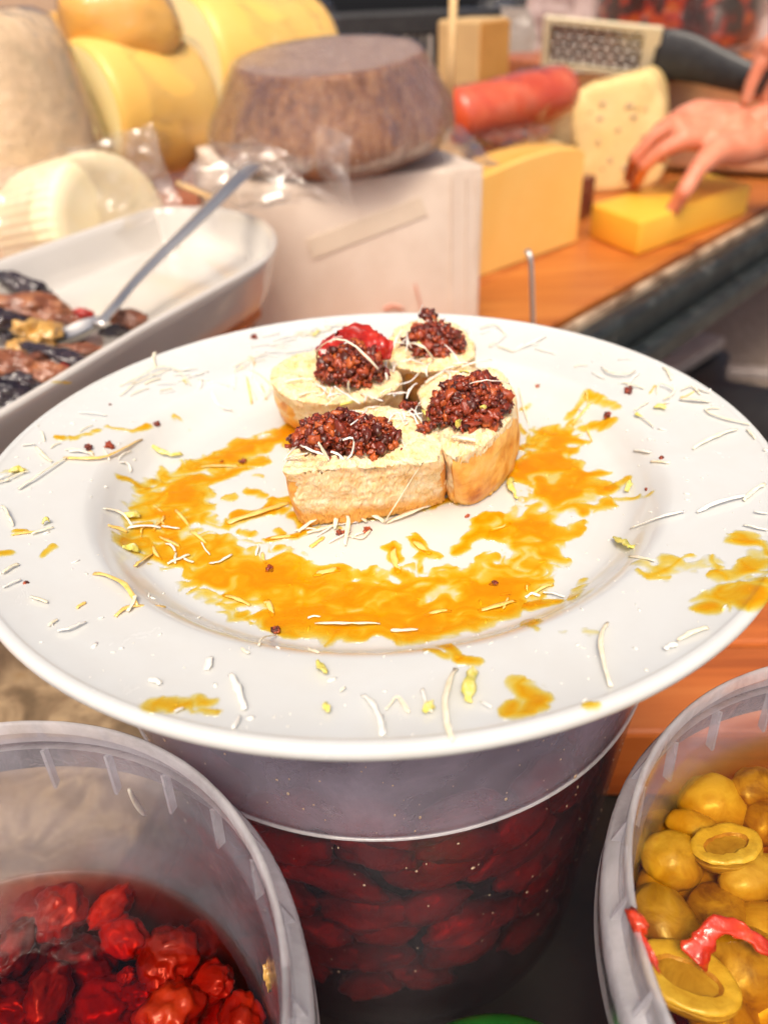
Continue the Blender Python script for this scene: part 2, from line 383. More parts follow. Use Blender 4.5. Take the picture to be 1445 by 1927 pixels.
m_parm = P('aged_cheese_face', [(.3, (.55, .36, .16)), (.7, (.66, .45, .2))], 20, .55, bump=.3, bscale=120)
m_parm_rind = P('aged_cheese_rind', [(.3, (.6, .28, .05)), (.7, (.72, .38, .09))], 16, .45)
m_ricotta = P('fresh_cheese', [(.3, (.82, .68, .4)), (.7, (.87, .77, .53))], 25, .5, bump=.2, bscale=120, sss=.15)
def speck():
    t = NT('speckled_cheese'); b = t.bsdf
    base = t.ramp(t.noise(14, 4), [(.3, (.82, .58, .22)), (.7, (.86, .65, .3))])
    sp = t.ramp(t.noise(55, 4, .6, .5), [(.62, (0, 0, 0)), (.68, (1, 1, 1))])
    mx = t.new('ShaderNodeMix', data_type='RGBA'); t.link(sp, mx.inputs[0]); t.link(base, mx.inputs[6]); mx.inputs[7].default_value = (.3, .2, .07, 1)
    t.link(mx.outputs[2], b.inputs['Base Color']); b.inputs['Roughness'].default_value = .55
    t.link(t.bump(t.noise(60, 4), .4, .003), b.inputs['Normal']); return t.m
m_speck = speck()
m_salami = P('red_salami', [(.3, (.55, .04, .008)), (.55, (.66, .1, .03)), (.8, (.7, .2, .1))], 18, .35, coat=.4, bump=.2, bscale=40, dist=1)
m_jar = P('jar_peppers', [(.38, (.012, .006, .005)), (.5, (.07, .01, .006)), (.58, (.42, .02, .006)), (.7, (.55, .16, .015))], 22, .3, coat=.9, coatr=.03, detail=1)
m_packdark = P('dark_cured_meat', [(.3, (.1, .02, .012)), (.7, (.22, .06, .03))], 40, .4, coat=.5)
m_card = P('cardboard', [(.3, (.42, .3, .2)), (.7, (.5, .37, .25))], 40, .8, stretch=(12, 12, 1))
m_cream = P('cream_plastic', [(.3, (.72, .62, .4)), (.7, (.76, .66, .45))], 20, .35)
m_mesh = P('grater_steel', [(.4, (.18, .17, .16)), (.55, (.55, .52, .48))], 120, .3, metal=.8, detail=1)
m_skin = P('skin', [(.3, (.62, .17, .085)), (.55, (.72, .26, .15)), (.8, (.78, .36, .24))], 30, .45, bump=.25, bscale=160, bdist=.001, sss=.2, sssr=(.006, .002, .001))
m_nail = P('finger_nail', [(.3, (.66, .15, .13)), (.7, (.72, .22, .18))], 40, .25)
m_stick = P('pale_stick', [(.3, (.72, .46, .2)), (.7, (.8, .56, .28))], 50, .6)
m_greybar = P('grey_metal', [(.3, (.3, .25, .22)), (.7, (.42, .36, .33))], 30, .5)
m_green = P('green_plastic', [(.3, (.01, .1, .012)), (.7, (.02, .16, .02))], 30, .3)

# ------------------------------------------------------------------ setting
GZ = -.5
obj('ground', [(-30, -30, GZ), (30, -30, GZ), (30, 60, GZ), (-30, 60, GZ)], [(0, 1, 2, 3)], m_asphalt, kind='structure', label='grey brown asphalt beyond and below the counter edge')
EA, EB = np.array([.2026, .800]), np.array([.6271, 1.2623])          # front edge of the rear counter
ED = (EB - EA) / np.linalg.norm(EB - EA); EN = np.array([-ED[1], ED[0]])
rear = empty('counter', kind='structure', label='orange brown wooden plank counter under the cheeses')
t0, t1 = -1.3, 3.2; pw = .145
for k in range(9):
    a, b = .012 + k * pw, .012 + (k + 1) * pw - .003
    te = t1 if k < 5 else 1.15                       # the counter is deeper at its left end
    q = [EA + ED * t0 + EN * a, EA + ED * te + EN * a, EA + ED * te + EN * b, EA + ED * t0 + EN * b]
    v, f = prism(q, -.035, 0, .0025, 1)
    obj('plank', v, f, m_counter, rear, smooth=False)
rail = empty('metal_rail', label='dark worn metal rail along the front edge of the wooden counter', cat='rail')
def edge_bar(name, a, b, z0, z1, m, bev=.004):
    q = [EA + ED * -1.2 + EN * a, EA + ED * 3 + EN * a, EA + ED * 3 + EN * b, EA + ED * -1.2 + EN * b]
    v, f = prism(q, z0, z1, bev, 2); obj(name, v, f, m, rail, smooth=False)
edge_bar('inner_strip', .003, .011, -.05, -.008, m_dark)
edge_bar('worn_edge', -.007, .002, -.05, -.003, P('worn_wood', [(.35, (.12, .06, .03)), (.55, (.5, .36, .24)), (.75, (.62, .5, .36))], 60, .7, stretch=(.3, .3, 1)), .002)
edge_bar('top_bar', -.036, -.008, -.055, -.008, m_rail, .008)
edge_bar('lower_flange', -.062, -.037, -.075, -.045, m_rail, .006)

# the shelf the tubs stand on, and the two boards behind them
obj('shelf', *prism([(-.30, -.04), (.30, -.04), (.30, .40), (-.30, .40)], -.085, -.05, .003, 1), m_dark, smooth=False, kind='structure', label='dark shelf under the plastic tubs')
fb = empty('front_board', kind='structure', label='reddish wooden board at right behind the bucket, with crumbs')
yb = .249
for k in range(4):
    v, f = prism([(.08, yb + k * .062), (.34, yb + k * .062 - .012), (.34, yb + k * .062 + .048), (.08, yb + k * .062 + .06)], -.0495, 0, .003, 2)
    obj('plank', v, f, m_board, fb, smooth=False)

# ------------------------------------------------------------------ plate
PC = np.array([-.0018, .2308])
PROF = [(0, .1575), (.04, .1575), (.070, .1576), (.078, .1579), (.084, .1592), (.0885, .1624), (.092, .1658), (.0955, .1683), (.099, .1692),
        (.108, .1704), (.118, .1722), (.1248, .1740), (.1265, .1748), (.1280, .1749), (.1290, .1741), (.1293, .1728), (.1288, .1713), (.1272, .1702),
        (.118, .1678), (.104, .1640), (.095, .1600), (.086, .1545), (.074, .1508), (.068, .1470), (.065, .1470), (.063, .1505), (.03, .1515), (0, .1515)]
pp = spline([(r, z, 0) for r, z in PROF], 150)
v, f = revolve([(max(p[0], 0), p[1]) for p in pp], 180, (PC[0], PC[1], 0))
obj('plate', v, f, m_plate, label='large round white ceramic plate smeared with orange oil, resting on the bucket', cat='plate')
_pr = np.array([p[0] for p in pp[:90]]); _pz = np.array([p[1] for p in pp[:90]])
_k = int(np.argmax(_pz)); _pr, _pz = _pr[:_k + 1], _pz[:_k + 1]
def psurf(x, y): return np.interp(np.hypot(x - PC[0], y - PC[1]), _pr, _pz)
def S(px, py, h=0.):
    z = .165
    for _ in range(6):
        p = Z(px, py, z + h); z = float(psurf(p[0], p[1]))
    p[2] = z + h
    return p

# ------------------------------------------------------------------ sauce
def sauce(name, strokes, warp=.0035, nfreq=150, cell=.0006, gain=1.0, seed=0, nz=.5, tmax=1.35, wide=1., holes=.35, **k):
    segs = []
    for s in strokes:
        pts, wpx, amp = s
        q = [S(*p)[:2] for p in pts]
        if len(q) == 1: q = [q[0], q[0] + 1e-5]
        for a, b in zip(q[:-1], q[1:]): segs.append((a, b, wpx / 5300. * wide, amp))
    mn = np.min([np.minimum(a, b) - w * 1.6 for a, b, w, _ in segs], 0) - .004; mx = np.max([np.maximum(a, b) + w * 1.6 for a, b, w, _ in segs], 0) + .004
    xs = np.arange(mn[0], mx[0], cell); ys = np.arange(mn[1], mx[1], cell)
    X, Yy = np.meshgrid(xs, ys, indexing='ij'); sh = X.shape
    flat = np.c_[X.ravel(), Yy.ravel()]
    n1 = np.array([noise.noise(Vector((p[0] * nfreq, p[1] * nfreq, seed))) for p in flat]); n2 = np.array([noise.noise(Vector((p[0] * nfreq, p[1] * nfreq, seed + 7.7))) for p in flat])
    n3 = np.array([noise.fractal(Vector((p[0] * 330, p[1] * 330, seed + 3.3)), 1, 2, 4) for p in flat])
    wx, wy = flat[:, 0] + n1 * warp, flat[:, 1] + n2 * warp
    fld = np.full(len(flat), -1.)
    for a, b, ww, amp in segs:
        d = b - a; L = d @ d
        t = np.clip(((wx - a[0]) * d[0] + (wy - a[1]) * d[1]) / L, 0, 1)
        dist = np.hypot(wx - a[0] - t * d[0], wy - a[1] - t * d[1])
        fl = (1 - (dist / ww) ** 1.5) * amp
        fld = np.maximum(fld, fl) + .18 * np.clip(np.minimum(fld, fl), 0, 1)
    ridge = 1 - np.abs(np.array([noise.noise(Vector((x * 120, y * 120, seed + 1.1))) for x, y in np.c_[wx + n2 * .004, wy + n1 * .004]])) * 2.2
    flow = np.array([noise.fractal(Vector((x * 80, y * 170, seed + 5.1)), 1.0, 2.1, 3) for x, y in np.c_[wx + n1 * .006, wy + n2 * .006]])
    body = np.clip(fld + n3 * nz * .5, -1, 1.15)
    hole = np.clip(flow * 1.3 - .12, 0, 1) * holes * np.clip(1.25 - fld, .2, 1)
    th = np.where(body > 0, body * (.22 + 1.0 * np.clip(.5 - flow * 1.15, 0, 1.4)) + np.clip(ridge, 0, 1) ** 6 * .55 - hole, body)
    th = (th * gain).reshape(sh)
    T = np.clip(th, 0, None); T = tmax * (1 - np.exp(-T / tmax * 1.25))
    zz = psurf(X, Yy) + .00005 + .00048 * (1 - np.exp(-np.clip(th, 0, 3) / .12)) + .00028 * T
    keep = th > 0
    idx = -np.ones(sh, int); V = []; A = []
    cellk = np.zeros(sh, bool)
    cellk[:-1, :-1] = (keep[:-1, :-1].astype(int) + keep[1:, :-1] + keep[:-1, 1:] + keep[1:, 1:]) >= 2
    F = []
    def gi(i, j):
        if idx[i, j] < 0:
            idx[i, j] = len(V); V.append((X[i, j], Yy[i, j], zz[i, j])); A.append(T[i, j])
        return idx[i, j]
    for i, j in np.argwhere(cellk): F.append((gi(i, j), gi(i + 1, j), gi(i + 1, j + 1), gi(i, j + 1)))
    o = obj(name, V, F, m_sauce, **k)
    vattr(o, 'thick', A)
    return o
main = [
    ([(430, 1090), (540, 1140), (660, 1165), (780, 1165), (880, 1140), (960, 1090), (1000, 1030)], 52, 1.0),
    ([(400, 1085), (480, 1085), (600, 1110), (760, 1120), (880, 1100)], 45, .95),
    ([(440, 1155), (560, 1182), (700, 1192), (850, 1180), (960, 1140)], 22, .9),
    ([(330, 930), (320, 980), (350, 1030), (430, 1070), (500, 1080)], 62, 1.0),
    ([(250, 1020), (300, 1010)], 30, .8),
    ([(330, 895), (420, 865), (510, 825), (560, 815)], 34, 1.1),
    ([(340, 905), (430, 890), (490, 870)], 22, 1.2),
    ([(420, 985), (480, 965), (550, 945)], 13, 1.1), ([(520, 945), (560, 975), (590, 1000)], 12, .9),
    ([(500, 1015), (570, 1005), (640, 990)], 9, .9),
    ([(1040, 830), (1040, 900), (1060, 940)], 55, 1.2), ([(990, 880), (1040, 910), (1110, 930)], 46, 1.2), ([(1060, 900), (1125, 890)], 16, 1.2),
    ([(1040, 950), (1010, 1000), (985, 1050), (960, 1090)], 55, 1.0), ([(900, 1010), (950, 1000), (1000, 985)], 26, 1.0), ([(890, 1020), (860, 1035)], 12, .7),
    ([(1040, 965), (1090, 965), (1150, 950)], 15, .8),
    ([(590, 1085), (640, 1070)], 14, .9), ([(740, 1030), (752, 1080)], 15, .75), ([(770, 1010), (815, 1045)], 12, .7), ([(800, 1045), (780, 1070)], 10, .6),
    ([(900, 985), (935, 975)], 16, 1.1), ([(1010, 1060), (990, 1085)], 30, 1.0),
    ([(640, 975), (720, 972), (835, 945), (860, 950)], 9, 1.0), ([(550, 800), (560, 850)], 16, .9), ([(590, 965), (640, 1000)], 8, .8),
]
sauce('sauce_puddle', main, seed=1.5, nz=.42, wide=1.2, cell=.00045, holes=.75, label='wide orange oil puddle curving round the plate well below the bread', cat='sauce')
spl = [
    ('sauce_splash', [([(1335, 1140), (1370, 1115), (1430, 1105)], 26, 1.1), ([(1400, 1135), (1440, 1120)], 18, .8)], 'orange oil pool spilling at the right rim edge of the plate'),
    ('sauce_splash', [([(1395, 1015), (1425, 1050), (1410, 1075)], 26, .8), ([(1400, 1080), (1350, 1085)], 16, .4)], 'curved orange oil smear on the right rim above the pool'),
    ('sauce_splash', [([(960, 1335), (1015, 1328)], 18, .9), ([(1000, 1300), (1015, 1325)], 20, .6), ([(970, 1285), (990, 1310)], 14, .35)], 'orange oil blot on the front rim right of the long shred'),
    ('sauce_splash', [([(295, 1328), (340, 1325), (395, 1328)], 16, .8), ([(370, 1318), (400, 1335)], 12, .6)], 'flat yellow orange blot on the front left rim'),
    ('sauce_splash', [([(995, 1143), (1045, 1133)], 12, 1.2)], 'dark orange drip on the well shoulder at lower right'),
    ('sauce_splash', [([(990, 1170), (1005, 1176)], 12, 1.2), ([(1005, 1185), (1050, 1190), (1110, 1195)], 7, .5), ([(1110, 1190), (1120, 1195)], 12, .6)], 'orange drop with a thin trail on the lower right rim'),
    ('sauce_splash', [([(1075, 1125), (1100, 1095)], 10, .7)], 'short orange streak on the lower right well shoulder'),
    ('sauce_splash', [([(1070, 790), (1100, 770), (1160, 765)], 12, .6), ([(1075, 800), (1110, 812), (1150, 800)], 12, .8)], 'orange smear round the dark crumb at the upper right of the well'),
    ('sauce_splash', [([(1230, 1075), (1270, 1055), (1330, 1060)], 24, .22), ([(1200, 1060), (1250, 1075)], 12, .35)], 'faint orange film on the right rim'),
    ('sauce_splash', [([(830, 1215), (860, 1240), (900, 1245)], 9, .45), ([(800, 1225), (840, 1235)], 6, .4)], 'thin orange dribble on the front rim below the puddle'),
    ('sauce_splash', [([(262, 912), (280, 915)], 12, .9), ([(225, 900), (300, 905)], 7, .35)], 'small orange drop left of the puddle'),
    ('sauce_splash', [([(105, 825), (145, 825), (195, 805)], 9, .5), ([(195, 805), (250, 812), (300, 830)], 5, .35)], 'pale orange arc on the left rim above the red crumbs'),
    ('sauce_splash', [([(10, 885), (40, 885)], 10, .6)], 'orange smudge at the far left rim'),
    ('sauce_splash', [([(0, 1042), (20, 1040)], 9, .7)], 'small orange smear at the left edge of the plate'),
    ('sauce_splash', [([(80, 1045), (100, 1030)], 9, .6), ([(30, 1000), (50, 1003)], 6, .5)], '*tiny orange fleck on the left rim below the shreds'),
    ('sauce_splash', [([(430, 935), (440, 938)], 12, .7), ([(470, 925), (490, 935)], 14, .8), ([(455, 1000), (475, 1005)], 10, .4), ([(480, 895), (490, 900)], 8, .4), ([(520, 1000), (530, 1005)], 8, .4)], '*tiny orange droplet in the white middle left of the bread'),
    ('sauce_splash', [([(1180, 905), (1150, 920)], 10, .6), ([(1160, 940), (1220, 930)], 6, .35)], '*tiny orange fleck to the right of the puddle'),
    ('sauce_splash', [([(985, 770), (995, 765)], 10, .5), ([(975, 800), (985, 815)], 8, .5), ([(985, 840), (975, 850)], 8, .5)], '*tiny orange speck beside the right bread slice'),
    ('sauce_splash', [([(100, 720), (130, 722)], 8, .4), ([(330, 768), (345, 770)], 8, .4)], '*faint orange mark on the upper left rim'),
    ('sauce_splash', [([(1105, 1327), (1120, 1327)], 8, .6)], 'tiny orange mark near the front right rim edge'),
]
for i, (n, s, lb) in enumerate(spl):
    if lb[0] == '*':
        for j, q in enumerate(s): sauce('sauce_droplet', [q], seed=i * 2.3 + 20 + j, warp=.0012, cell=.0005, nz=.3, gain=.9, label=lb[1:], cat='sauce', group=lb[1:])
        continue
    sauce(n, s, seed=i * 2.3 + 20, warp=.0012, cell=.0005, nz=.3, gain=.9, label=lb, cat='sauce', group='orange oil splashes on the plate')

# ------------------------------------------------------------------ bread
def bread(name, top, bot, zt, zb, crust, label, seed, crumbdrop=0):
    r = empty(name, label=label, cat='bread', group='bread slices on the plate')
    n = 420
    T = spline([Z(*p[:2], zt + (p[2] if len(p) > 2 else 0)) for p in top], n, True)
    B = spline([Z(*p[:2], zb) for p in bot], n, True)
    ct = np.mean(T, 0); rings = []
    L = 40
    for i in range(L):
        t = i / (L - 1)
        bul = 1 + .02 * math.sin(math.pi * t)
        rings.append([ (b * (1 - t) + a * t) for a, b in zip(T, B)])
    for q in (.25, .6, .9):
        pass
    for i, s in enumerate([1 - k / 34 for k in range(1, 34)]):
        dz = .0008 * (1 - math.exp(-i / 1.5))
        rings.append([ct + (a - ct) * s + np.array([0, 0, dz]) for a in T])
    def disp(p, a=1., cap=False):
        w3 = noise.noise_vector(Vector((p[0] * 260, p[1] * 260, p[2] * 260 + seed)))
        d = noise.voronoi(Vector((p[0] * 760 + w3[0] * .6, p[1] * 760 + w3[1] * .6, p[2] * 430 + seed)))[0]
        d2 = noise.voronoi(Vector((p[0] * 230 + w3[0], p[1] * 230, p[2] * 150 + seed + 7)))[0]
        pore = max(0, .5 - d[0]) * 1.7 + max(0, .3 - d2[0]) * 2.6
        big = noise.noise(Vector((p[0] * 140, p[1] * 140, p[2] * 140 + seed)))
        nv = noise.noise_vector(Vector((p[0] * 500, p[1] * 500, p[2] * 500 + seed)))
        inw = ct - p; inw[2] -= .006
        if cap: inw = np.array([0, 0, -1.]); a = 1.6
        inw = inw / np.linalg.norm(inw)
        return p + a * (inw * (pore * .0014 - big * .0016) + np.array(nv) * .0003)
    R2 = [[disp(np.array(p), cap=(q >= L)) for p in rg] for q, rg in enumerate(rings)]
    V, F = loft(R2, True, True)
    obj('crumb', V, F, m_crumb, r)
    for (k0, k1, lo, hi, off) in crust:
        m = len(top); rr = []
        i0, i1 = int(k0 / m * n), int(k1 / m * n)
        for j in range(12):
            t = lo + (hi - lo) * j / 11
            ring = []
            for q in range(i0, i1 + 1):
                a, b = T[q % n], B[q % n]; p = b * (1 - t) + a * t
                out = p - ct; out[2] = 0; out /= np.linalg.norm(out)
                e = min(q - i0, i1 - q) / 6; e = min(1, e) * min(1, min(j, 11 - j) / 2 + .05)
                nn = noise.noise(Vector((p[0] * 160, p[1] * 160, p[2] * 160 + seed)))
                ring.append(p + out * (off * e - .0009 * (1 - e) + nn * .0006 * e))
            rr.append(ring)
        w_ = len(rr[0]); V = [p for g in rr for p in g]
        F = [(a * w_ + b, a * w_ + b + 1, (a + 1) * w_ + b + 1, (a + 1) * w_ + b) for a in range(11) for b in range(w_ - 1)]
        obj('crust', V, F, m_crust, r)
    base_at(r, (ct[0], ct[1], zb))
    return r
BZ, TZ = .1583, .1835
bread('bread_slice', [(536, 886), (600, 884), (680, 878), (760, 872), (824, 864), (828, 826), (795, 788), (730, 768), (640, 776), (564, 818)],
      [(566, 978), (620, 985), (690, 980), (760, 966), (832, 944), (838, 898), (805, 862), (740, 842), (640, 850), (566, 905)], TZ, BZ,
      [(9.55, 10.3, .0, .85, .0008), (3.85, 4.5, 0, .95, .0005)], 'front bread slice with a porous cut face towards the viewer', 3)
bread('bread_slice', [(843, 858), (880, 850), (935, 815), (966, 770), (958, 720), (925, 694), (860, 690), (800, 716), (790, 752), (815, 802)],
      [(850, 940), (895, 948), (950, 905), (974, 850), (972, 800), (940, 768), (870, 765), (812, 792), (805, 832), (826, 888)], TZ, BZ,
      [(.08, 3.6, -.02, .96, .0009)], 'right bread slice showing its golden brown crust side', 11)
bread('bread_slice', [(510, 722), (545, 748), (610, 760), (700, 752), (752, 722), (732, 680), (686, 655), (620, 650), (560, 668), (520, 690)],
      [(535, 790), (572, 815), (630, 827), (715, 816), (762, 788), (745, 742), (692, 715), (620, 712), (560, 735), (530, 755)], TZ - .001, BZ,
      [(8.6, 10.9, -.02, .7, .0008)], 'back left bread slice with a torn pale side', 19)
bread('bread_slice', [(752, 692), (802, 700), (860, 690), (890, 668), (878, 630), (840, 603), (780, 603), (740, 625), (728, 655), (732, 685)],
      [(762, 752), (806, 762), (865, 748), (895, 722), (885, 685), (845, 660), (785, 660), (745, 685), (735, 715), (742, 745)], TZ + .001, BZ,
      [(.1, 3.2, .0, .9, .0007), (5.2, 8.2, .1, 1.0, .0009)], 'rearmost bread slice with a toasted orange top edge', 27)

# ------------------------------------------------------------------ tomato paste heaps and crumbs
_v1, _f1 = ico(2)
def heap(name, c, rx, ry, hz, n, seed, rz=0, gs=(.0005, .0015), mat=None, base=True, **k):
    rs = random.Random(seed); parts = []; tone = []
    R = rot(rz)
    c = np.array(c, float)
    if base:
        v, f = blob((0, 0, hz * .3), (rx * .8, ry * .8, hz * .45), 3, .3, 2.2, seed); v = [R @ p + c for p in v]
        parts.append((v, f)); tone += [.25] * len(v)
    for i in range(n):
        a = rs.uniform(0, 2 * math.pi); u = rs.random() ** .5
        q = np.array([rx * u * math.cos(a), ry * u * math.sin(a), 0])
        lim = .85 + .25 * noise.noise(Vector((q[0] * 130, q[1] * 130, seed)))
        q[2] = hz * lim * math.sqrt(max(0, 1 - .92 * u * u)) * (rs.uniform(.25, 1.05) if u > .75 else rs.uniform(.75, 1.05))
        s = rs.uniform(*gs) * (1.7 if rs.random() < .12 and n > 100 else 1)
        if n > 100 and rs.random() < .1: q[:2] *= rs.uniform(1.0, 1.22); q[2] *= .6
        Rg = rot(rs.uniform(0, 6.3), rs.uniform(-1, 1), rs.uniform(-1, 1))
        dims = np.array([rs.uniform(.7, 1.5), rs.uniform(.6, 1.1), rs.uniform(.4, .9)]) * s
        dv = np.array([1 + .95 * N3(p, 1.9, i * .37 + seed) for p in _v1])[:, None] * _v1
        v = (dv * dims) @ Rg.T + R @ q + c
        parts.append((list(v), _f1)); tn = rs.uniform(.05, 1) ** 1.2; tone += [tn] * len(v)
    V, F = join(parts)
    o = obj(name, V, F, mat or m_paste, **k); vattr(o, 'tone', tone); return o
G = 'dark red tomato paste heaps on the bread'
heap('tomato_paste', Z(652, 838, TZ), .0165, .0095, .0120, 800, 1, -.12, label='tomato paste heap on the front bread slice', cat='paste', group=G)
heap('tomato_paste', Z(885, 778, TZ + .001), .0140, .0120, .0140, 850, 2, .55, label='largest tomato paste heap, on the right bread slice with brown crust', cat='paste', group=G)
heap('tomato_paste', Z(662, 712, TZ), .0120, .0098, .0140, 680, 3, -.25, label='tomato paste heap in front of the red tomato skin on the back left slice', cat='paste', group=G)
heap('tomato_paste', Z(815, 660, TZ + .001), .0118, .0095, .0115, 680, 4, -.3, label='tomato paste heap on the rearmost bread slice', cat='paste', group=G)
heap('tomato_crumb', Z(806, 600, TZ + .010), .0026, .0024, .0042, 16, 5, 0, (.001, .0017), label='single red lump on top of the rearmost paste heap', cat='tomato crumb')
heap('tomato_crumb', Z(768, 772, TZ + .001), .0034, .0022, .0032, 18, 6, 0, (.0008, .0014), label='small red crumb lying between the front and right bread slices', cat='tomato crumb')
heap('tomato_crumb', Z(806, 810, TZ + .001), .0040, .0018, .0022, 18, 7, .5, (.0008, .0014), label='red crumb at the left foot of the right paste heap', cat='tomato crumb')
bits = [(478, 634, 13, 'red crumb on the back rim near the wooden board corner'), (293, 788, 10, 'small red crumb alone on the left of the well shoulder'),
        (168, 846, 15, 'larger left one of the two red crumbs by an orange shred'), (205, 842, 14, 'right one of the two red crumbs by an orange shred'),
        (458, 870, 13, 'dark red crumb in the upper left orange oil'), (507, 1073, 12, 'round red crumb in the orange oil at lower left'),
        (521, 1190, 14, 'dark red crumb at the front edge of the puddle'), (1182, 737, 16, 'bright red crumb on the upper right rim'),
        (1141, 800, 14, 'dark crumb in the orange smear at the upper right'), (1244, 862, 7, 'tiny red flake on a pale shred at the right rim'),
        (880, 972, 8, 'reddish crumb dropped in front of the right bread slice'), (690, 1000, 12, 'dark crumb tangled in shreds before the front bread slice'),
        (640, 1005, 12, 'reddish crumb under the shred cluster before the front bread'), (418, 870, 7, 'flat reddish fleck in the upper left oil'),
        (1013, 707, 8, 'thin orange red flake right of the rearmost slice'), (930, 1100, 10, 'reddish flecks afloat in the right of the puddle'), (50, 1097, 6, 'orange speck on the left rim'),
        (1215, 922, 6, 'tiny brown seed on the right well shoulder'), (208, 762, 5, 'tiny brown seed on the upper left rim')]
for i, (x, y, s, lb) in enumerate(bits):
    k = s / 5300. / 2
    heap('tomato_crumb', S(x, y) - np.array([0, 0, .0002]), k * 1.0, k * .8, k * 1.3, 10, 40 + i, i, (k * .45, k * .8), label=lb, cat='tomato crumb', group='red crumbs scattered on the plate')
# red tomato skin behind the back-left heap
def strip(path, widths, mat, name, up=None, cross=6, curl=0., thick=.0006, seed=0, rough=0., **k):
    """curved strip with real thickness"""
    path = [np.array(p, float) for p in path]; m = len(path)
    top, botm = [], []
    for i, p in enumerate(path):
        t = path[min(i + 1, m - 1)] - path[max(i - 1, 0)]; t /= np.linalg.norm(t) + 1e-12
        u = np.array([0, 0, 1.]) if up is None else np.array(up, float)
        s = np.cross(t, u); s /= np.linalg.norm(s) + 1e-12; nrm = np.cross(s, t)
        w_ = widths[i] if hasattr(widths, '__len__') else widths
        for j in range(cross + 1):
            c = j / cross * 2 - 1
            q = p + s * c * w_ / 2 + nrm * (curl * w_ * (1 - c * c))
            if rough: q = q + nrm * rough * noise.noise(Vector((q[0] * 700, q[1] * 700, q[2] * 700 + seed))) + s * rough * noise.noise(Vector((q[0] * 400, q[1] * 400, q[2] * 400 + seed + 5)))
            top.append(q + nrm * thick / 2); botm.append(q - nrm * thick / 2)
    n = cross + 1; V = top + botm; o = len(top); F = []
    for i in range(m - 1):
        for j in range(cross):
            a, b, c, d = i * n + j, i * n + j + 1, (i + 1) * n + j + 1, (i + 1) * n + j
            F.append((a, b, c, d)); F.append((o + d, o + c, o + b, o + a))
        F.append((i * n, (i + 1) * n, o + (i + 1) * n, o + i * n)); F.append((o + i * n + cross, o + (i + 1) * n + cross, (i + 1) * n + cross, i * n + cross))
    F.append(tuple(o + j for j in range(n)) + tuple(range(n - 1, -1, -1))); e = (m - 1) * n
    F.append(tuple(e + j for j in range(n)) + tuple(o + e + j for j in range(n - 1, -1, -1)))
    return obj(name, V, F, mat, **k)
sk = spline([Z(598, 668, TZ + .006), Z(630, 645, TZ + .0095), Z(665, 632, TZ + .0125), Z(695, 645, TZ + .0115), Z(716, 650, TZ + .011), Z(724, 678, TZ + .006)], 24)
strip(sk, [.002 + .009 * math.sin(math.pi * (i + 1) / 26) ** .7 for i in range(24)], m_redskin, 'tomato_skin', up=(0, -.55, .8), cross=10, curl=.06, thick=.0007, seed=3, rough=.0024,
      label='glossy red piece of tomato skin behind the back left paste heap', cat='tomato skin')

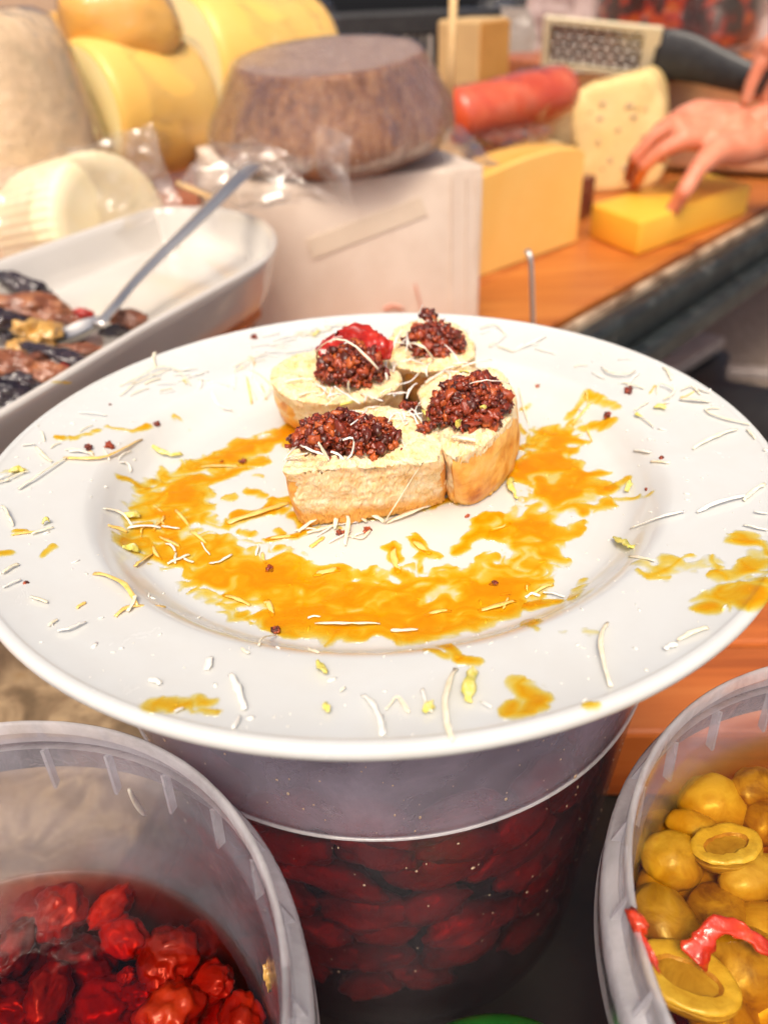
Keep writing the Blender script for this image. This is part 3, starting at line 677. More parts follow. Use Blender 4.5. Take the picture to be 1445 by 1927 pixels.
# ------------------------------------------------------------------ grated cheese shreds
CN = 0
def shred(pts, w, mat=None, lift=0., group=None, label=None):
    """pts: photo points (x, y[, height above the plate]); w: width in photo points"""
    global CN; CN += 1
    q = []
    for p in pts:
        h = p[2] if len(p) > 2 else (.0007 if mat is not m_shredo else .0003)
        q.append(S(p[0], p[1], h))
    q = spline(q, 10 if len(q) > 2 else 8)
    ww = w / 5300. * .68
    rs = random.Random(CN)
    L = sum(np.linalg.norm(b - a) for a, b in zip(q[:-1], q[1:]))
    bow = rs.uniform(.3, 1.0) * min(.0016, L * .08) + lift
    a = np.array(q[0]); b = np.array(q[-1]); side = np.cross(b - a, (0, 0, 1)); side /= np.linalg.norm(side) + 1e-9
    sw = rs.uniform(-.09, .09) * L
    q = [p + np.array([0, 0, bow * math.sin(math.pi * i / (len(q) - 1))]) + side * sw * math.sin(math.pi * i / (len(q) - 1)) for i, p in enumerate(q)]
    wd = [ww * (.45 + .6 * math.sin(math.pi * (i + .7) / (len(q) + .4)) ** .6) * rs.uniform(.7, 1.25) for i in range(len(q))]
    c = np.mean(q, 0) - np.array([PC[0], PC[1], 0]); r = math.hypot(c[0], c[1]); hi = max((p[2] if len(p) > 2 else 0) for p in pts)
    if group is None:
        mt = mat or (m_shred if rs.random() < .55 else m_shredw); mat = mt
        ch = np.linalg.norm(q[-1] - q[0]); shape = 'bent' if ch < .93 * L else 'straight'
        ln = 'tiny' if L < .004 else 'short' if L < .008 else 'medium' if L < .013 else 'long'
        wn_ = 'hairlike' if w < 5 else 'thin' if w < 8 else 'broad'
        cn = 'white' if mt is m_shredw else 'orange' if mt is m_shredo else 'cream'
        clock = int(round((math.degrees(math.atan2(c[0], c[1])) % 360) / 30)) % 12 or 12
        hour = ('one two three four five six seven eight nine ten eleven twelve').split()[clock - 1]
        if hi > .012:
            bs = min((('front', 680, 830), ('right', 880, 770), ('back left', 650, 705), ('rearmost', 810, 655)), key=lambda b_: math.hypot(pts[0][0] - b_[1], pts[0][1] - b_[2]))
            sd_ = ('left' if pts[0][0] < bs[1] else 'right') + (' rear' if pts[0][1] < bs[2] else ' front')
            group = 'cheese shreds on the bread'; where = 'on the %s of the %s bread slice' % (sd_, bs[0])
        elif r < .086: group = 'cheese shreds in the plate well'; where = 'in the plate well at %s o clock' % hour
        else: group = 'cheese shreds on the plate rim'; where = 'on the %s plate rim at %s o clock' % ('outer' if r > .112 else 'inner', hour)
        lean_ = math.degrees(math.atan2(-(pts[-1][1] - pts[0][1]), pts[-1][0] - pts[0][0])) % 180
        dirn = 'flat' if lean_ < 18 or lean_ > 162 else 'rising' if lean_ < 72 else 'upright' if lean_ < 108 else 'falling'
        label = '%s %s %s %s%s shred %s' % (ln, wn_, dirn, 'bent ' if shape == 'bent' else '', cn, where)
    tilt = rs.uniform(-.5, .5)
    strip(q, wd, mat or (m_shred if rs.random() < .55 else m_shredw), 'cheese_shred', up=(tilt * .6, rs.uniform(-.4, .2), 1), cross=3, curl=rs.uniform(0, .09), thick=max(.00028, ww * .13), seed=CN, rough=.0003 + .12 * max(0, ww - .0012),
          label=label, cat='cheese shred', group=group)
O_ = m_shredo
rim = [
    ([(1114, 701), (1138, 713)], 5), ([(1131, 691), (1148, 703), (1180, 706), (1195, 698)], 6), ([(1162, 675), (1188, 675)], 3), ([(1248, 689), (1262, 715)], 8),
    ([(1236, 741), (1243, 725), (1272, 739), (1248, 753)], 5), ([(1279, 751), (1334, 756)], 12), ([(1353, 768), (1320, 773), (1339, 787), (1410, 799)], 6),
    ([(1387, 808), (1351, 827), (1303, 844)], 8), ([(1403, 808), (1420, 825)], 5), ([(1207, 787), (1229, 804)], 4), ([(1219, 758), (1193, 773)], 4),
    ([(1193, 849), (1224, 851)], 11), ([(1224, 868), (1260, 870)], 8), ([(1439, 911), (1398, 942)], 9), ([(1410, 930), (1339, 947), (1310, 963)], 9),
    ([(1286, 963), (1243, 975), (1186, 994)], 8), ([(1418, 963), (1443, 967)], 5), ([(1398, 987), (1443, 998)], 5), ([(1183, 1046), (1231, 1056)], 6),
    ([(1142, 1171), (1135, 1220), (1149, 1292)], 8), ([(1332, 1181), (1274, 1205)], 8), ([(1250, 1222), (1272, 1212)], 11), ([(858, 1258), (855, 1330), (853, 1396)], 11),
    ([(796, 1296), (812, 1340)], 7), ([(750, 1311), (769, 1340)], 4), ([(681, 1308), (700, 1340), (719, 1385)], 9), ([(719, 1345), (721, 1382)], 10),
    ([(726, 1335), (748, 1317), (771, 1340)], 4), ([(433, 1268), (442, 1295), (460, 1335)], 12), ([(451, 1347), (438, 1371)], 6), ([(393, 1238), (388, 1260)], 15),
    ([(280, 1279), (303, 1286)], 8), ([(593, 1173), (655, 1176), (715, 1173)], 6), ([(735, 1187), (786, 1185)], 6), ([(519, 1196), (487, 1214)], 4), ([(455, 1220), (470, 1228)], 4),
    ([(240, 1110), (249, 1130), (240, 1150)], 8), ([(316, 1061), (340, 1052), (357, 1043)], 7), ([(330, 1060), (332, 1040)], 6), ([(345, 1050), (365, 1058)], 5), ([(240, 993), (303, 993)], 9), ([(195, 957), (225, 970), (249, 989)], 7),
    ([(69, 840), (98, 869)], 9), ([(127, 861), (80, 895), (36, 920)], 7), ([(80, 811), (84, 829)], 5), ([(4, 952), (25, 989)], 6), ([(60, 1005), (102, 992)], 5),
    ([(6, 1079), (36, 1061)], 6), ([(6, 1105), (40, 1090)], 5), ([(58, 1123), (89, 1134)], 7), ([(91, 1177), (109, 1165)], 5), ([(109, 1188), (134, 1188), (163, 1170)], 6),
    ([(294, 662), (293, 690)], 9), ([(225, 725), (263, 717), (298, 700), (333, 702), (360, 725)], 4), ([(250, 722), (285, 705), (320, 694)], 4), ([(341, 698), (372, 694)], 4), ([(372, 713), (430, 713)], 5),
    ([(378, 713), (377, 728)], 5), ([(399, 760), (419, 775), (438, 775)], 7), ([(453, 686), (477, 709)], 6), ([(446, 737), (508, 713)], 6), ([(446, 733), (444, 760)], 4),
    ([(513, 640), (560, 630)], 6), ([(494, 631), (527, 624)], 5), ([(508, 652), (558, 637)], 6), ([(590, 625), (625, 618)], 6), ([(610, 612), (655, 608), (680, 618)], 6), ([(535, 665), (590, 655)], 4), ([(455, 690), (500, 677)], 4),
    ([(903, 617), (932, 613), (950, 629)], 5), ([(936, 652), (965, 662)], 6), ([(965, 662), (1027, 631)], 8), ([(1006, 656), (1045, 666)], 6), ([(1000, 650), (1015, 645)], 5),
    ([(480, 720), (520, 705), (545, 690)], 6), ([(300, 740), (330, 735)], 3), ([(440, 700), (465, 690)], 3), ([(1080, 690), (1105, 688)], 3), ([(150, 812), (175, 800)], 3), ([(1280, 735), (1300, 728), (1318, 742)], 4),
    ([(975, 745), (985, 775), (995, 800)], 5), ([(330, 1340), (345, 1332)], 4), ([(640, 1300), (650, 1294)], 4), ([(905, 1320), (925, 1330)], 4), ([(580, 1222), (600, 1228)], 4),
]
for p, wd in rim: shred(p, wd)
for p, wd in [([(177, 1079), (222, 1110), (258, 1142)], 9), ([(217, 1160), (249, 1146), (312, 1142)], 9), ([(204, 989), (240, 1002)], 8), ([(253, 1065), (285, 1043)], 11), ([(145, 1145), (162, 1134)], 6), ([(22, 1007), (70, 1001)], 7),
              ([(300, 1010), (340, 1030)], 9), ([(330, 960), (355, 990)], 9), ([(290, 1000), (310, 975)], 9), ([(360, 1000), (390, 1025)], 8), ([(495, 1040), (500, 1060)], 8), ([(740, 1030), (752, 1078)], 14), ([(775, 1015), (812, 1042)], 13),
              ([(590, 1085), (640, 1072)], 14), ([(500, 1015), (560, 1008)], 11), ([(500, 1130), (512, 1160)], 13), ([(1075, 800), (1110, 770)], 8), ([(1000, 1120), (1040, 1100)], 7), ([(900, 1150), (970, 1130)], 10),
              ([(120, 862), (200, 868), (269, 832)], 9), ([(425, 985), (480, 966), (545, 946)], 14), ([(585, 1030), (610, 1010)], 10), ([(920, 1000), (960, 985)], 8), ([(370, 880), (450, 878)], 8), ([(420, 1120), (470, 1140)], 8), ([(800, 1160), (850, 1150)], 7)]:
    shred(p, wd, O_, label=None)
h1, h2 = .0265, .037
onb = [
    ([(597, 685, h1), (602, 660, .035), (633, 642, .041), (668, 650, .041), (712, 694, .034)], 7), ([(795, 574, .042), (791, 592, .038), (788, 609, .035)], 6), ([(786, 610, .036), (815, 604, .038)], 6),
    ([(770, 646, .034), (792, 660, .035), (815, 679, .03)], 9), ([(762, 676, .03), (800, 686, .028)], 6), ([(836, 648, .036), (865, 683, .03)], 6), ([(741, 656, h1), (752, 640, .028), (759, 619, .029)], 6), ([(722, 669, h1), (705, 640, .032), (699, 638, .034)], 6),
    ([(720, 668, h1), (726, 690, .027)], 5), ([(629, 727, .033), (650, 742, .03), (678, 760, .027)], 9), ([(612, 764, .027), (641, 744, .029)], 7), ([(657, 718, .035), (660, 742, .029)], 7), ([(560, 745, h1), (600, 738, .027)], 7), ([(535, 720, h1), (590, 715, .027)], 5),
    ([(730, 772, h1), (765, 785, .027), (803, 777, .028)], 4), ([(725, 790, h1), (768, 768, .028), (800, 800, .028)], 4), ([(740, 776, h1), (760, 800, .027)], 4), ([(700, 770, h1), (740, 780, .027), (780, 775, .027)], 4), ([(640, 775, h1), (690, 778, .027)], 5), ([(660, 800, .037), (690, 770, .03)], 4),
    ([(599, 833, .039), (620, 868, .033)], 7), ([(645, 828, .041), (664, 828, .041), (664, 850, .037), (653, 868, .034)], 6), ([(622, 850, .036), (648, 866, .034)], 6), ([(537, 864, h1), (579, 854, .03)], 7), ([(745, 818, h1), (764, 843, .027)], 7), ([(740, 805, h1), (775, 800, h1)], 4),
    ([(883, 722, .042), (920, 720, .043), (958, 722, .038)], 4), ([(800, 720, h1), (838, 695, .028)], 7), ([(765, 750, h1), (785, 722, .028)], 6), ([(838, 700, h1), (842, 720, .029)], 5), ([(868, 690, .03), (925, 678, .029)], 6), ([(850, 685, .03), (880, 683, .03)], 5), ([(740, 745, h1), (760, 740, h1)], 6), ([(715, 740, h1), (738, 730, h1)], 6),
    ([(680, 740, h1), (720, 755, h1)], 5), ([(850, 822, .028), (870, 828, .028), (895, 828, .028)], 12), ([(590, 700, h1), (625, 690, .03)], 7),
]
for p, wd in onb: shred(p, wd, m_shredw if wd < 7 else None)
rs2 = random.Random(77)
for k in range(46):                                    # wispy hairs clustered on and round the slices
    x, y, hh = rs2.choice([(610, 745, h1), (700, 775, h1), (740, 780, h1), (770, 760, h1), (560, 720, h1), (650, 760, h1), (820, 700, h1), (720, 690, h1), (790, 690, h1), (770, 640, .032), (690, 650, .036), (750, 800, h1), (590, 840, .03), (860, 700, .034)])
    x += rs2.gauss(0, 26); y += rs2.gauss(0, 12); a_ = rs2.uniform(0, 3.14); l_ = rs2.uniform(10, 30)
    shred([(x - l_ * math.cos(a_), y - l_ * .6 * math.sin(a_), hh), (x + rs2.uniform(-6, 6), y + rs2.uniform(-5, 5), hh + .0012), (x + l_ * math.cos(a_), y + l_ * .6 * math.sin(a_), hh)], rs2.uniform(3, 6), m_shredw)
for k in range(46):                                    # fine straight hairs on the back and left rim and at the foot of the front slice
    x, y = rs2.choice([(600, 625), (520, 650), (430, 690), (360, 705), (300, 715), (260, 740), (180, 800), (100, 850), (60, 900), (480, 700), (640, 980), (680, 990), (600, 995), (960, 640), (900, 625), (1180, 720)])
    x += rs2.gauss(0, 26); y += rs2.gauss(0, 9); a_ = rs2.gauss(.35, .5); l_ = rs2.uniform(10, 30)
    shred([(x - l_ * math.cos(a_), y + l_ * .6 * math.sin(a_)), (x + l_ * math.cos(a_), y - l_ * .6 * math.sin(a_))], rs2.uniform(3, 6), m_shredw if rs2.random() < .6 else m_shred)
for k in range(30):
    x, y = rs2.choice([(300, 1010), (340, 980), (420, 1060), (640, 1000), (1080, 780), (1240, 740), (330, 705), (480, 700), (180, 850), (560, 1160), (960, 1120)])
    x += rs2.gauss(0, 38); y += rs2.gauss(0, 16); a_ = rs2.uniform(0, 3.14); l_ = rs2.uniform(9, 26)
    shred([(x - l_ * math.cos(a_), y - l_ * .6 * math.sin(a_)), (x + rs2.uniform(-6, 6), y + rs2.uniform(-5, 5)), (x + l_ * math.cos(a_), y + l_ * .6 * math.sin(a_))], rs2.uniform(3, 6), m_shredo if rs2.random() < .4 else m_shredw)
lean = [
    ([(793, 874, .024), (760, 930, .012), (724, 982, .001)], 17, 'widest pale cheese flake leaning on the front bread face'),
    ([(622, 922, .012), (633, 955, .005), (629, 995, .001)], 10, 'upright shred left of centre in the cluster before the front bread'),
    ([(633, 930, .010), (660, 958, .004), (690, 982, .001)], 10, 'slanting shred crossing the cluster before the front bread'),
    ([(562, 1001, .001), (595, 978, .003), (624, 955, .006)], 11, 'left pointing shred of the cluster before the front bread'),
    ([(649, 960, .006), (662, 985, .002), (649, 1026, .001)], 10, 'forked shred reaching furthest down before the front bread'),
    ([(688, 965, .003), (722, 982, .001)], 9, 'short shred at the foot of the widest flake'),
    ([(587, 893, .021), (590, 920, .014), (595, 944, .009)], 9, 'shred stuck on the left of the front bread face'),
    ([(728, 984), (780, 968), (815, 950)], 11, 'flat shred lying along the foot of the front bread slice'),
    ([(655, 1008), (680, 1012), (697, 998)], 6, 'small branching shred in front of the bread cluster'),
    ([(578, 1003), (610, 995), (640, 985)], 8, 'low shred lying under the cluster before the front bread'),
]
for p, wd, lb in lean: shred(p, wd, m_shred, group='shreds propped before the front bread slice', label=lb)

# lime zest curls
zest = [([(290, 848), (315, 858), (345, 855)], 9, 'yellow green zest curl left of the puddle'), ([(965, 900), (958, 918), (975, 938)], 12, 'curled zest beside the right bread slice'), ([(1155, 1012), (1170, 1025), (1188, 1030)], 17, 'ragged lime zest on the right well shoulder'),
        ([(600, 1248), (607, 1262), (615, 1265)], 11, 'small lime zest on the front rim in the middle'), ([(892, 1258), (884, 1290), (880, 1320)], 19, 'largest lime zest curl, beside the long shred on the front rim'),
        ([(796, 1338), (815, 1325)], 14, 'zest at the front rim left of the long shred'), ([(1232, 765), (1252, 768)], 12, 'bright lime zest on the upper right rim'), ([(235, 968), (262, 972)], 14, 'yellow zest left of the puddle'),
        ([(80, 985), (95, 980)], 10, 'small yellow zest on the left rim'), ([(20, 888), (45, 885)], 10, 'yellow zest smear at the far left rim'), ([(232, 1030), (260, 1036)], 14, 'yellow zest at the left edge of the puddle'), ([(615, 1330), (618, 1338)], 8, 'tiny yellow zest speck near the front rim'),
        ([(860, 805, .033), (864, 790, .036)], 12, 'green zest on the largest paste heap'), ([(905, 768, .038), (912, 770, .038)], 9, 'tiny zest dot on top of the largest paste heap'), ([(865, 700, .037), (880, 704, .037)], 9, 'zest at the back of the largest paste heap'), ([(785, 645, .036), (796, 655, .035)], 9, 'yellow zest on the rearmost paste heap'),
        ([(640, 762, .026), (670, 760, .026)], 8, 'green zest between the front and back left slices'), ([(1185, 905), (1178, 925)], 11, 'orange yellow zest right of the puddle'), ([(590, 632), (600, 622)], 8, 'pale zest on the back rim left of the skin'), ([(345, 718), (352, 722)], 7, 'yellow speck of zest on the upper left rim'),
        ([(1195, 780), (1205, 785)], 9, 'orange zest speck on the upper right rim'), ([(795, 775, .028), (810, 790, .028)], 9, 'green zest beside the small crumb on the bread')]
for i, (p, wd, lb) in enumerate(zest):
    q = spline([S(a[0], a[1], (a[2] if len(a) > 2 else .001)) for a in p], 9); ww = wd / 5300. * .8
    q = [a + np.array([0, 0, .0008 * math.sin(math.pi * j / 8)]) for j, a in enumerate(q)]
    strip(q, [ww * (.6 + .4 * math.sin(math.pi * (j + .5) / 9)) for j in range(9)], m_zest, 'lime_zest', up=(.3, -.4, 1), cross=4, curl=.15, thick=.0005, seed=i, rough=.0011, label=lb, cat='zest', group='lime zest bits')

# dust of cheese crumbs too small to count
rs = random.Random(99); parts = []
for i in range(520):
    a = rs.uniform(0, 6.283); r = .127 * rs.random() ** .45
    x, y = PC[0] + r * math.cos(a), PC[1] + r * math.sin(a)
    s = rs.choice([.00018, .00025, .0003, .0004, .0006]) * rs.uniform(.7, 1.2)
    v, f = ico(1); R = rot(rs.uniform(0, 6), rs.uniform(-1, 1)); dims = np.array([rs.uniform(.8, 2.6), rs.uniform(.4, 1), .35]) * s
    parts.append((list((v * dims) @ R.T + np.array([x, y, psurf(x, y) + s * .3])), f))
obj('cheese_crumbs', *join(parts), m_shredw, label='fine pale cheese crumbs dusted over the whole plate', cat='crumbs', kind='stuff')

# ------------------------------------------------------------------ plastic tubs
def tub_profile(R, z1, zb, rb, wall=.0011):
    """rim, flange and tapering wall, one closed section"""
    k = R / .084
    inn = [(0, zb + .002), (rb - .004, zb + .002), (rb, zb + .006)]
    zs = [z for z in (.0, .03, .058) if z > zb + .01]
    def rin(z): return rb + (R - .0035 - rb) * (z - zb) / (z1 - .014 - zb)
    inn += [(rin(z), z) for z in zs]
    inn += [(rin(z1 - .052), z1 - .052), (rin(z1 - .0505) + .0002, z1 - .0505), (rin(z1 - .02), z1 - .02), (R - .0036, z1 - .0165), (R - .0022, z1 - .015), (R - .0018, z1 - .004), (R - .0014, z1 - .001), (R - .0006, z1), (R + .0002, z1 - .0008), (R + .0004, z1 - .004), (R + .0006, z1 - .0105),
            (R + .0032, z1 - .0115), (R + .0042, z1 - .013), (R + .0046, z1 - .026), (R + .0038, z1 - .026), (R + .0034, z1 - .0135), (R - .0004, z1 - .0125), (R - .0010, z1 - .016), (R - .0022, z1 - .018)]
    out = [(rin(z) + wall, z) for z in ([z1 - .021, z1 - .052] + zs[::-1])]
    return inn + out + [(rb + wall, zb + .004), (rb - .004, zb), (0, zb)]
def make_tub(name, c, R, z1, zb, rb, label, mat, ribs=26, group='open plastic tubs in front of the plate'):
    t = empty(name, label=label, cat='tub', group=group)
    pf_ = tub_profile(R, z1, zb, rb); ka = next(i for i, q in enumerate(pf_) if q[1] > z1 - .0045 and q[0] > R - .003); kb = next(i for i, q in enumerate(pf_) if q[0] > R + .0005 and q[1] < z1 - .008)
    kc = max(i for i, q in enumerate(pf_) if q[0] > R + .003)
    v, f = revolve(pf_[:ka + 1], 128, (c[0], c[1], 0)); obj('inner_wall', v, f, mat, t)
    v, f = revolve(pf_[ka:kb + 1], 128, (c[0], c[1], 0)); v = [np.array(p) + np.array([0, 0, .0002]) * N3(p, 160, 2) for p in v]; obj('rim', v, f, m_rib, t)
    v, f = revolve(pf_[kb:kc + 2], 128, (c[0], c[1], 0)); obj('flange', v, f, m_rib, t)
    v, f = revolve(pf_[kc + 1:], 128, (c[0], c[1], 0)); obj('outer_wall', v, f, mat, t)
    fin = None
    for i in range(ribs):
        a = 2 * math.pi * (i + .35) / ribs
        rr = [(R - .0014, z1 - .0125), (R + .0012, z1 - .0138), (R + .0004, z1 - .0285), (R - .0022, z1 - .029)]
        tv = np.array([-math.sin(a), math.cos(a), 0]) * .0005; V = []
        for s in (-1, 1): V += [np.array([c[0] + r * math.cos(a), c[1] + r * math.sin(a), z]) + tv * s for r, z in rr]
        obj('rib', V, [(0, 1, 2, 3), (7, 6, 5, 4), (0, 4, 5, 1), (1, 5, 6, 2), (2, 6, 7, 3), (3, 7, 4, 0)], m_rib, t, smooth=False)
        rr = [(R + .0003, z1 - .0015), (R + .0030, z1 - .0112), (R + .0006, z1 - .0103)]; V = []
        for s in (-1, 1): V += [np.array([c[0] + r * math.cos(a), c[1] + r * math.sin(a), z]) + tv * s for r, z in rr]
        obj('rib', V, [(0, 1, 2), (5, 4, 3), (0, 3, 4, 1), (1, 4, 5, 2), (2, 5, 3, 0)], m_rib, t, smooth=False)
    base_at(t, (c[0], c[1], zb)); return t
ZB = -.0495
LC, RC, TR, TZ1 = (-.1077, .0708), (.1346, .0824), .084, .130
LTUB = make_tub('plastic_tub', LC, TR, TZ1, ZB, .068, 'left milky plastic tub of dried tomatoes in red oil', m_tub)
RTUB = make_tub('plastic_tub', RC, TR, TZ1, ZB, .068, 'right milky plastic tub of yellow olives', m_tub)
def rin(z, R=TR, rb=.068): return rb + (R - .0035 - rb) * (z - ZB) / (TZ1 - .014 - ZB)
def pool(name, c, zl, mat, rfun, label, zb=ZB + .0025, ripple=.0006, seed=0):
    n = 96; prof = []
    V, F = [], []
    rads = [(0.001, zb), (rfun(zb) - .008, zb), (rfun(zb + .006) - .0006, zb + .006), (rfun(zl) - .0003, zl + .0012), (rfun(zl) - .0012, zl + .0003), (rfun(zl) - .0035, zl)]
    rads += [(rfun(zl) * k, zl) for k in (.92, .85, .76, .66, .55, .44, .33, .22, .11, .001)]
    v, f = revolve(rads, n, (c[0], c[1], 0))
    v = [np.array(p) for p in v]
    for p in v:
        if p[2] >= zl - 1e-6: p[2] += ripple * noise.noise(Vector((p[0] * 70, p[1] * 70, seed)))
    return obj(name, v, f, mat, label=label, cat='oil')
LZ, RZ = .060, .098
pool('oil', LC, LZ + .0066, m_oil_red, rin, 'clear dark red oil filling the left tub')
pool('oil', RC, RZ + .0062, m_oil_gold, rin, 'golden brine oil filling the right tub', seed=5)

# dried tomatoes in the left tub
toms = [(110, 1704, .0095, .010, .004, 'wrinkled dried tomato nearest the back wall of the left tub'), (208, 1692, .0088, .006, .003, 'flat dried tomato right of the rearmost one in the left tub'), (232, 1748, .0098, .007, -.001, 'half sunken orange red tomato in the left tub'),
        (316, 1788, .0105, .0105, .005, 'largest round dried tomato afloat in the left tub'), (395, 1838, .0065, .0095, .003, 'narrow shrivelled tomato near the right wall of the left tub'), (318, 1890, .0105, .010, .005, 'wrinkled tomato with a shiny top at the front of the left tub'),
        (88, 1858, .0100, .008, .001, 'dark red tomato at the lower left of the left tub'), (455, 1915, .0085, .008, .004, 'dried tomato at the bottom edge by the wall of the left tub'), (30, 1768, .0100, .008, -.006, 'sunken tomato by the picture edge in the left tub'),
        (150, 1800, .0115, .010, -.008, 'blurred tomato deep in the middle of the left tub'), (238, 1828, .0030, .003, .001, 'tiny red tomato scrap afloat in the left tub'), (20, 1890, .0100, .009, -.005, 'sunken tomato at the bottom left corner of the left tub'),
        (190, 1880, .0115, .011, -.010, 'deep dark tomato between the front ones in the left tub'), (370, 1770, .0080, .008, -.008, 'sunken tomato behind the narrow one in the left tub'), (60, 1700, .0080, .008, -.008, 'sunken tomato left of the rearmost one in the left tub'), (270, 1850, .0080, .009, -.009, 'sunken tomato in front of the largest one in the left tub'),
        (400, 1900, .0090, .008, -.007, 'sunken tomato between the two at the tub front')]
for i, (x, y, a, b, dz, lb) in enumerate(toms):
    dz -= .0062; p = Z(x, y + 8, LZ + dz); rs = random.Random(i)
    a *= .86; b *= .86; v, f = blob((p[0], p[1], LZ + dz - a * .25), (a * 1.05, b * .9, a * .7), 4, .22, 1.35, i * 1.7, rot(rs.uniform(0, 6), rs.uniform(-.5, .5)), ridged=.55)
    obj('dried_tomato', v, f, m_tomato, label=lb, cat='tomato', group='dried tomatoes in the left tub')
for i in range(16):                                   # lower layer
    rs = random.Random(500 + i); a = rs.uniform(0, 6.28); r = .062 * rs.random() ** .5
    v, f = blob((LC[0] + r * math.cos(a), LC[1] + r * math.sin(a), LZ - rs.uniform(.022, .034)), (.011, .0095, .008), 3, .3, 1.6, i, rot(a), ridged=.3)
    obj('dried_tomato', v, f, m_tomato, label='dim dried tomato lying deep under the oil of the left tub', cat='tomato', group='deep tomatoes in the left tub')
# olives in the right tub
ol = [(1268, 1608, .0088, .0080, 0, 'plump olive left of the halved one in the right tub', .001), (1255, 1732, .0092, .0112, .3, 'large olive at the left wall of the right tub', .001), (1422, 1642, .0105, .0062, .2, 'long olive right below the halved one', .002),
      (1358, 1722, .0100, .0095, .5, 'olive behind the red pepper strip in the right tub', -.003), (1345, 1502, .0105, .0095, .1, 'big olive at the back of the right tub', -.002), (1308, 1552, .0085, .0050, -.5, 'narrow olive wedge behind the halved one', -.002),
      (1420, 1475, .0085, .0060, .5, 'olive at the back right of the right tub', 0), (1436, 1535, .0080, .0062, 1.0, 'olive between the back ones at the right picture edge', -.003), (1238, 1668, .0075, .0060, 1.2, 'small olive wedge at the left wall of the right tub', -.005),
      (1405, 1812, .0120, .0105, .2, 'pale large olive at the lower right of the right tub', -.002), (1440, 1745, .0090, .0085, 0, 'olive at the right edge below the long one', -.003), (1310, 1655, .0090, .0080, 0, 'dark sunken olive between the plump and the long one', -.009),
      (1370, 1900, .0105, .0085, .7, 'sunken olive at the bottom right corner', -.006), (1400, 1560, .0090, .0080, 0, 'sunken olive behind the halved one at right', -.010), (1330, 1790, .0085, .0085, 0, 'sunken olive under the red pepper strip', -.010),
      (1440, 1870, .0100, .0090, .3, 'sunken olive at the lower right picture edge', -.007), (1250, 1560, .0075, .0070, 0, 'sunken olive near the back left wall of the right tub', -.010)]
for i, (x, y, a, b, rz, lb, dz) in enumerate(ol):
    dz -= .0035; p = Z(x, y, RZ + dz); v, f = blob((p[0], p[1], RZ + dz - b * .35), (a, b, min(a, b) * .8), 4, .07, 1.3, i, rot(rz, .3), ridged=.07)
    obj('olive', v, f, m_olive, label=lb, cat='olive', group='olives in the right tub')
def half_olive(x, y, a, b, rz, rx, lb, dz, i):
    p = Z(x, y, RZ + dz); t = empty('halved_olive', label=lb, cat='olive', group='olives in the right tub'); R = rot(rz, rx)
    v, f = ico(4); body, face = [], []
    for q in v:
        k = 1 + .06 * N3(q, 2, i); w_ = q * np.array([a, b, b * .8]) * k
        if q[2] > 0: w_[2] = .0006 * (1 - math.hypot(q[0], q[1]) ** 4)
        body.append(R @ w_ + p)
    obj('flesh', body, f, m_olive, t)
    def ring_(s_, h_, sq): return [R @ np.array([a * s_ * math.cos(2 * math.pi * k / 40), b * s_ * math.sin(2 * math.pi * k / 40) * sq * (1 + .14 * noise.noise(Vector((k * .45, s_ * 3, i)))), h_ + .0005 * noise.noise(Vector((s_ * 6, k * .5, i)))]) + p + R @ np.array([0, 0, .0008]) for k in range(40)]
    V, F = loft([ring_(.99, .0003, 1), ring_(.95, .0010, 1), ring_(.85, .0011, 1), ring_(.66, .0006, .72)], False, False); obj('cut_face', V, F, m_olive_cut, t)
    V, F = loft([ring_(.66, .0006, .72), ring_(.55, -.0006, .7), ring_(.45, -.0013, .75), ring_(.25, -.0012, .7), ring_(.02, -.0010, .7)], False, True); obj('stone_hollow', V, F, m_hollow, t); base_at(t, tuple(p - np.array([0, 0, b * .8])))
half_olive(1365, 1594, .0105, .0075, .25, -.25, 'halved yellow olive with its cut face up, upper middle of the right tub', -.0005, 1)
half_olive(1292, 1842, .0125, .0090, -.5, -.15, 'large bright halved olive at the bottom left of the right tub', -.0005, 2)
rp = spline([Z(1300, 1805, RZ + .004), Z(1320, 1775, RZ + .006), Z(1335, 1750, RZ + .008), Z(1375, 1745, RZ + .008), Z(1410, 1765, RZ + .006), Z(1450, 1790, RZ + .004)], 24)
strip(rp, [(.0078 - .0042 * min(1, i / 14)) * (1 + .12 * math.sin(i * 1.3)) for i in range(24)], m_pepper, 'pepper_strip', up=(.25, -.5, 1), cross=8, curl=.12, thick=.0009, seed=2, rough=.0011, label='curled red pepper strip lying over the olives', cat='pepper')
# things stuck on the tubs
def onwall(c, R, a, z, s, dims, mat, name, label, cat, seed=0, **k):
    p = np.array([c[0] + R * math.cos(a), c[1] + R * math.sin(a), z])
    v, f = blob(p, np.array(dims), 2, .5, 2.2, seed, rot(a)); return obj(name, v, f, mat, label=label, cat=cat, **k)
p = Z(1198, 1732, TZ1); v, f = blob(p, (.0016, .0028, .0014), 3, .6, 2.4, 3, rot(.5)); obj('pepper_scrap', v, f, m_pepper, label='red pepper scrap stuck on the left rim of the right tub', cat='pepper')
p = Z(1208, 1770, TZ1 - .0015); v, f = blob(p, (.0008, .0058, .0012), 3, .6, 2.4, 5, rot(.25)); obj('pepper_smear', v, f, m_pepper, label='thin orange smear below the scrap on the right tub rim', cat='smear')
p = Y(508, 1832, LC[1] - .005); v, f = blob(Z(508, 1832, .083), (.0012, .0030, .0056), 3, .6, 2.2, 7, rot(-.1)); obj('food_scrap', v, f, m_yel, label='brown food scrap stuck inside the right wall of the left tub', cat='food scrap')
q = [Z(243, 1485, .104), Z(252, 1503, .099), Z(264, 1521, .094), Z(274, 1534, .090)]
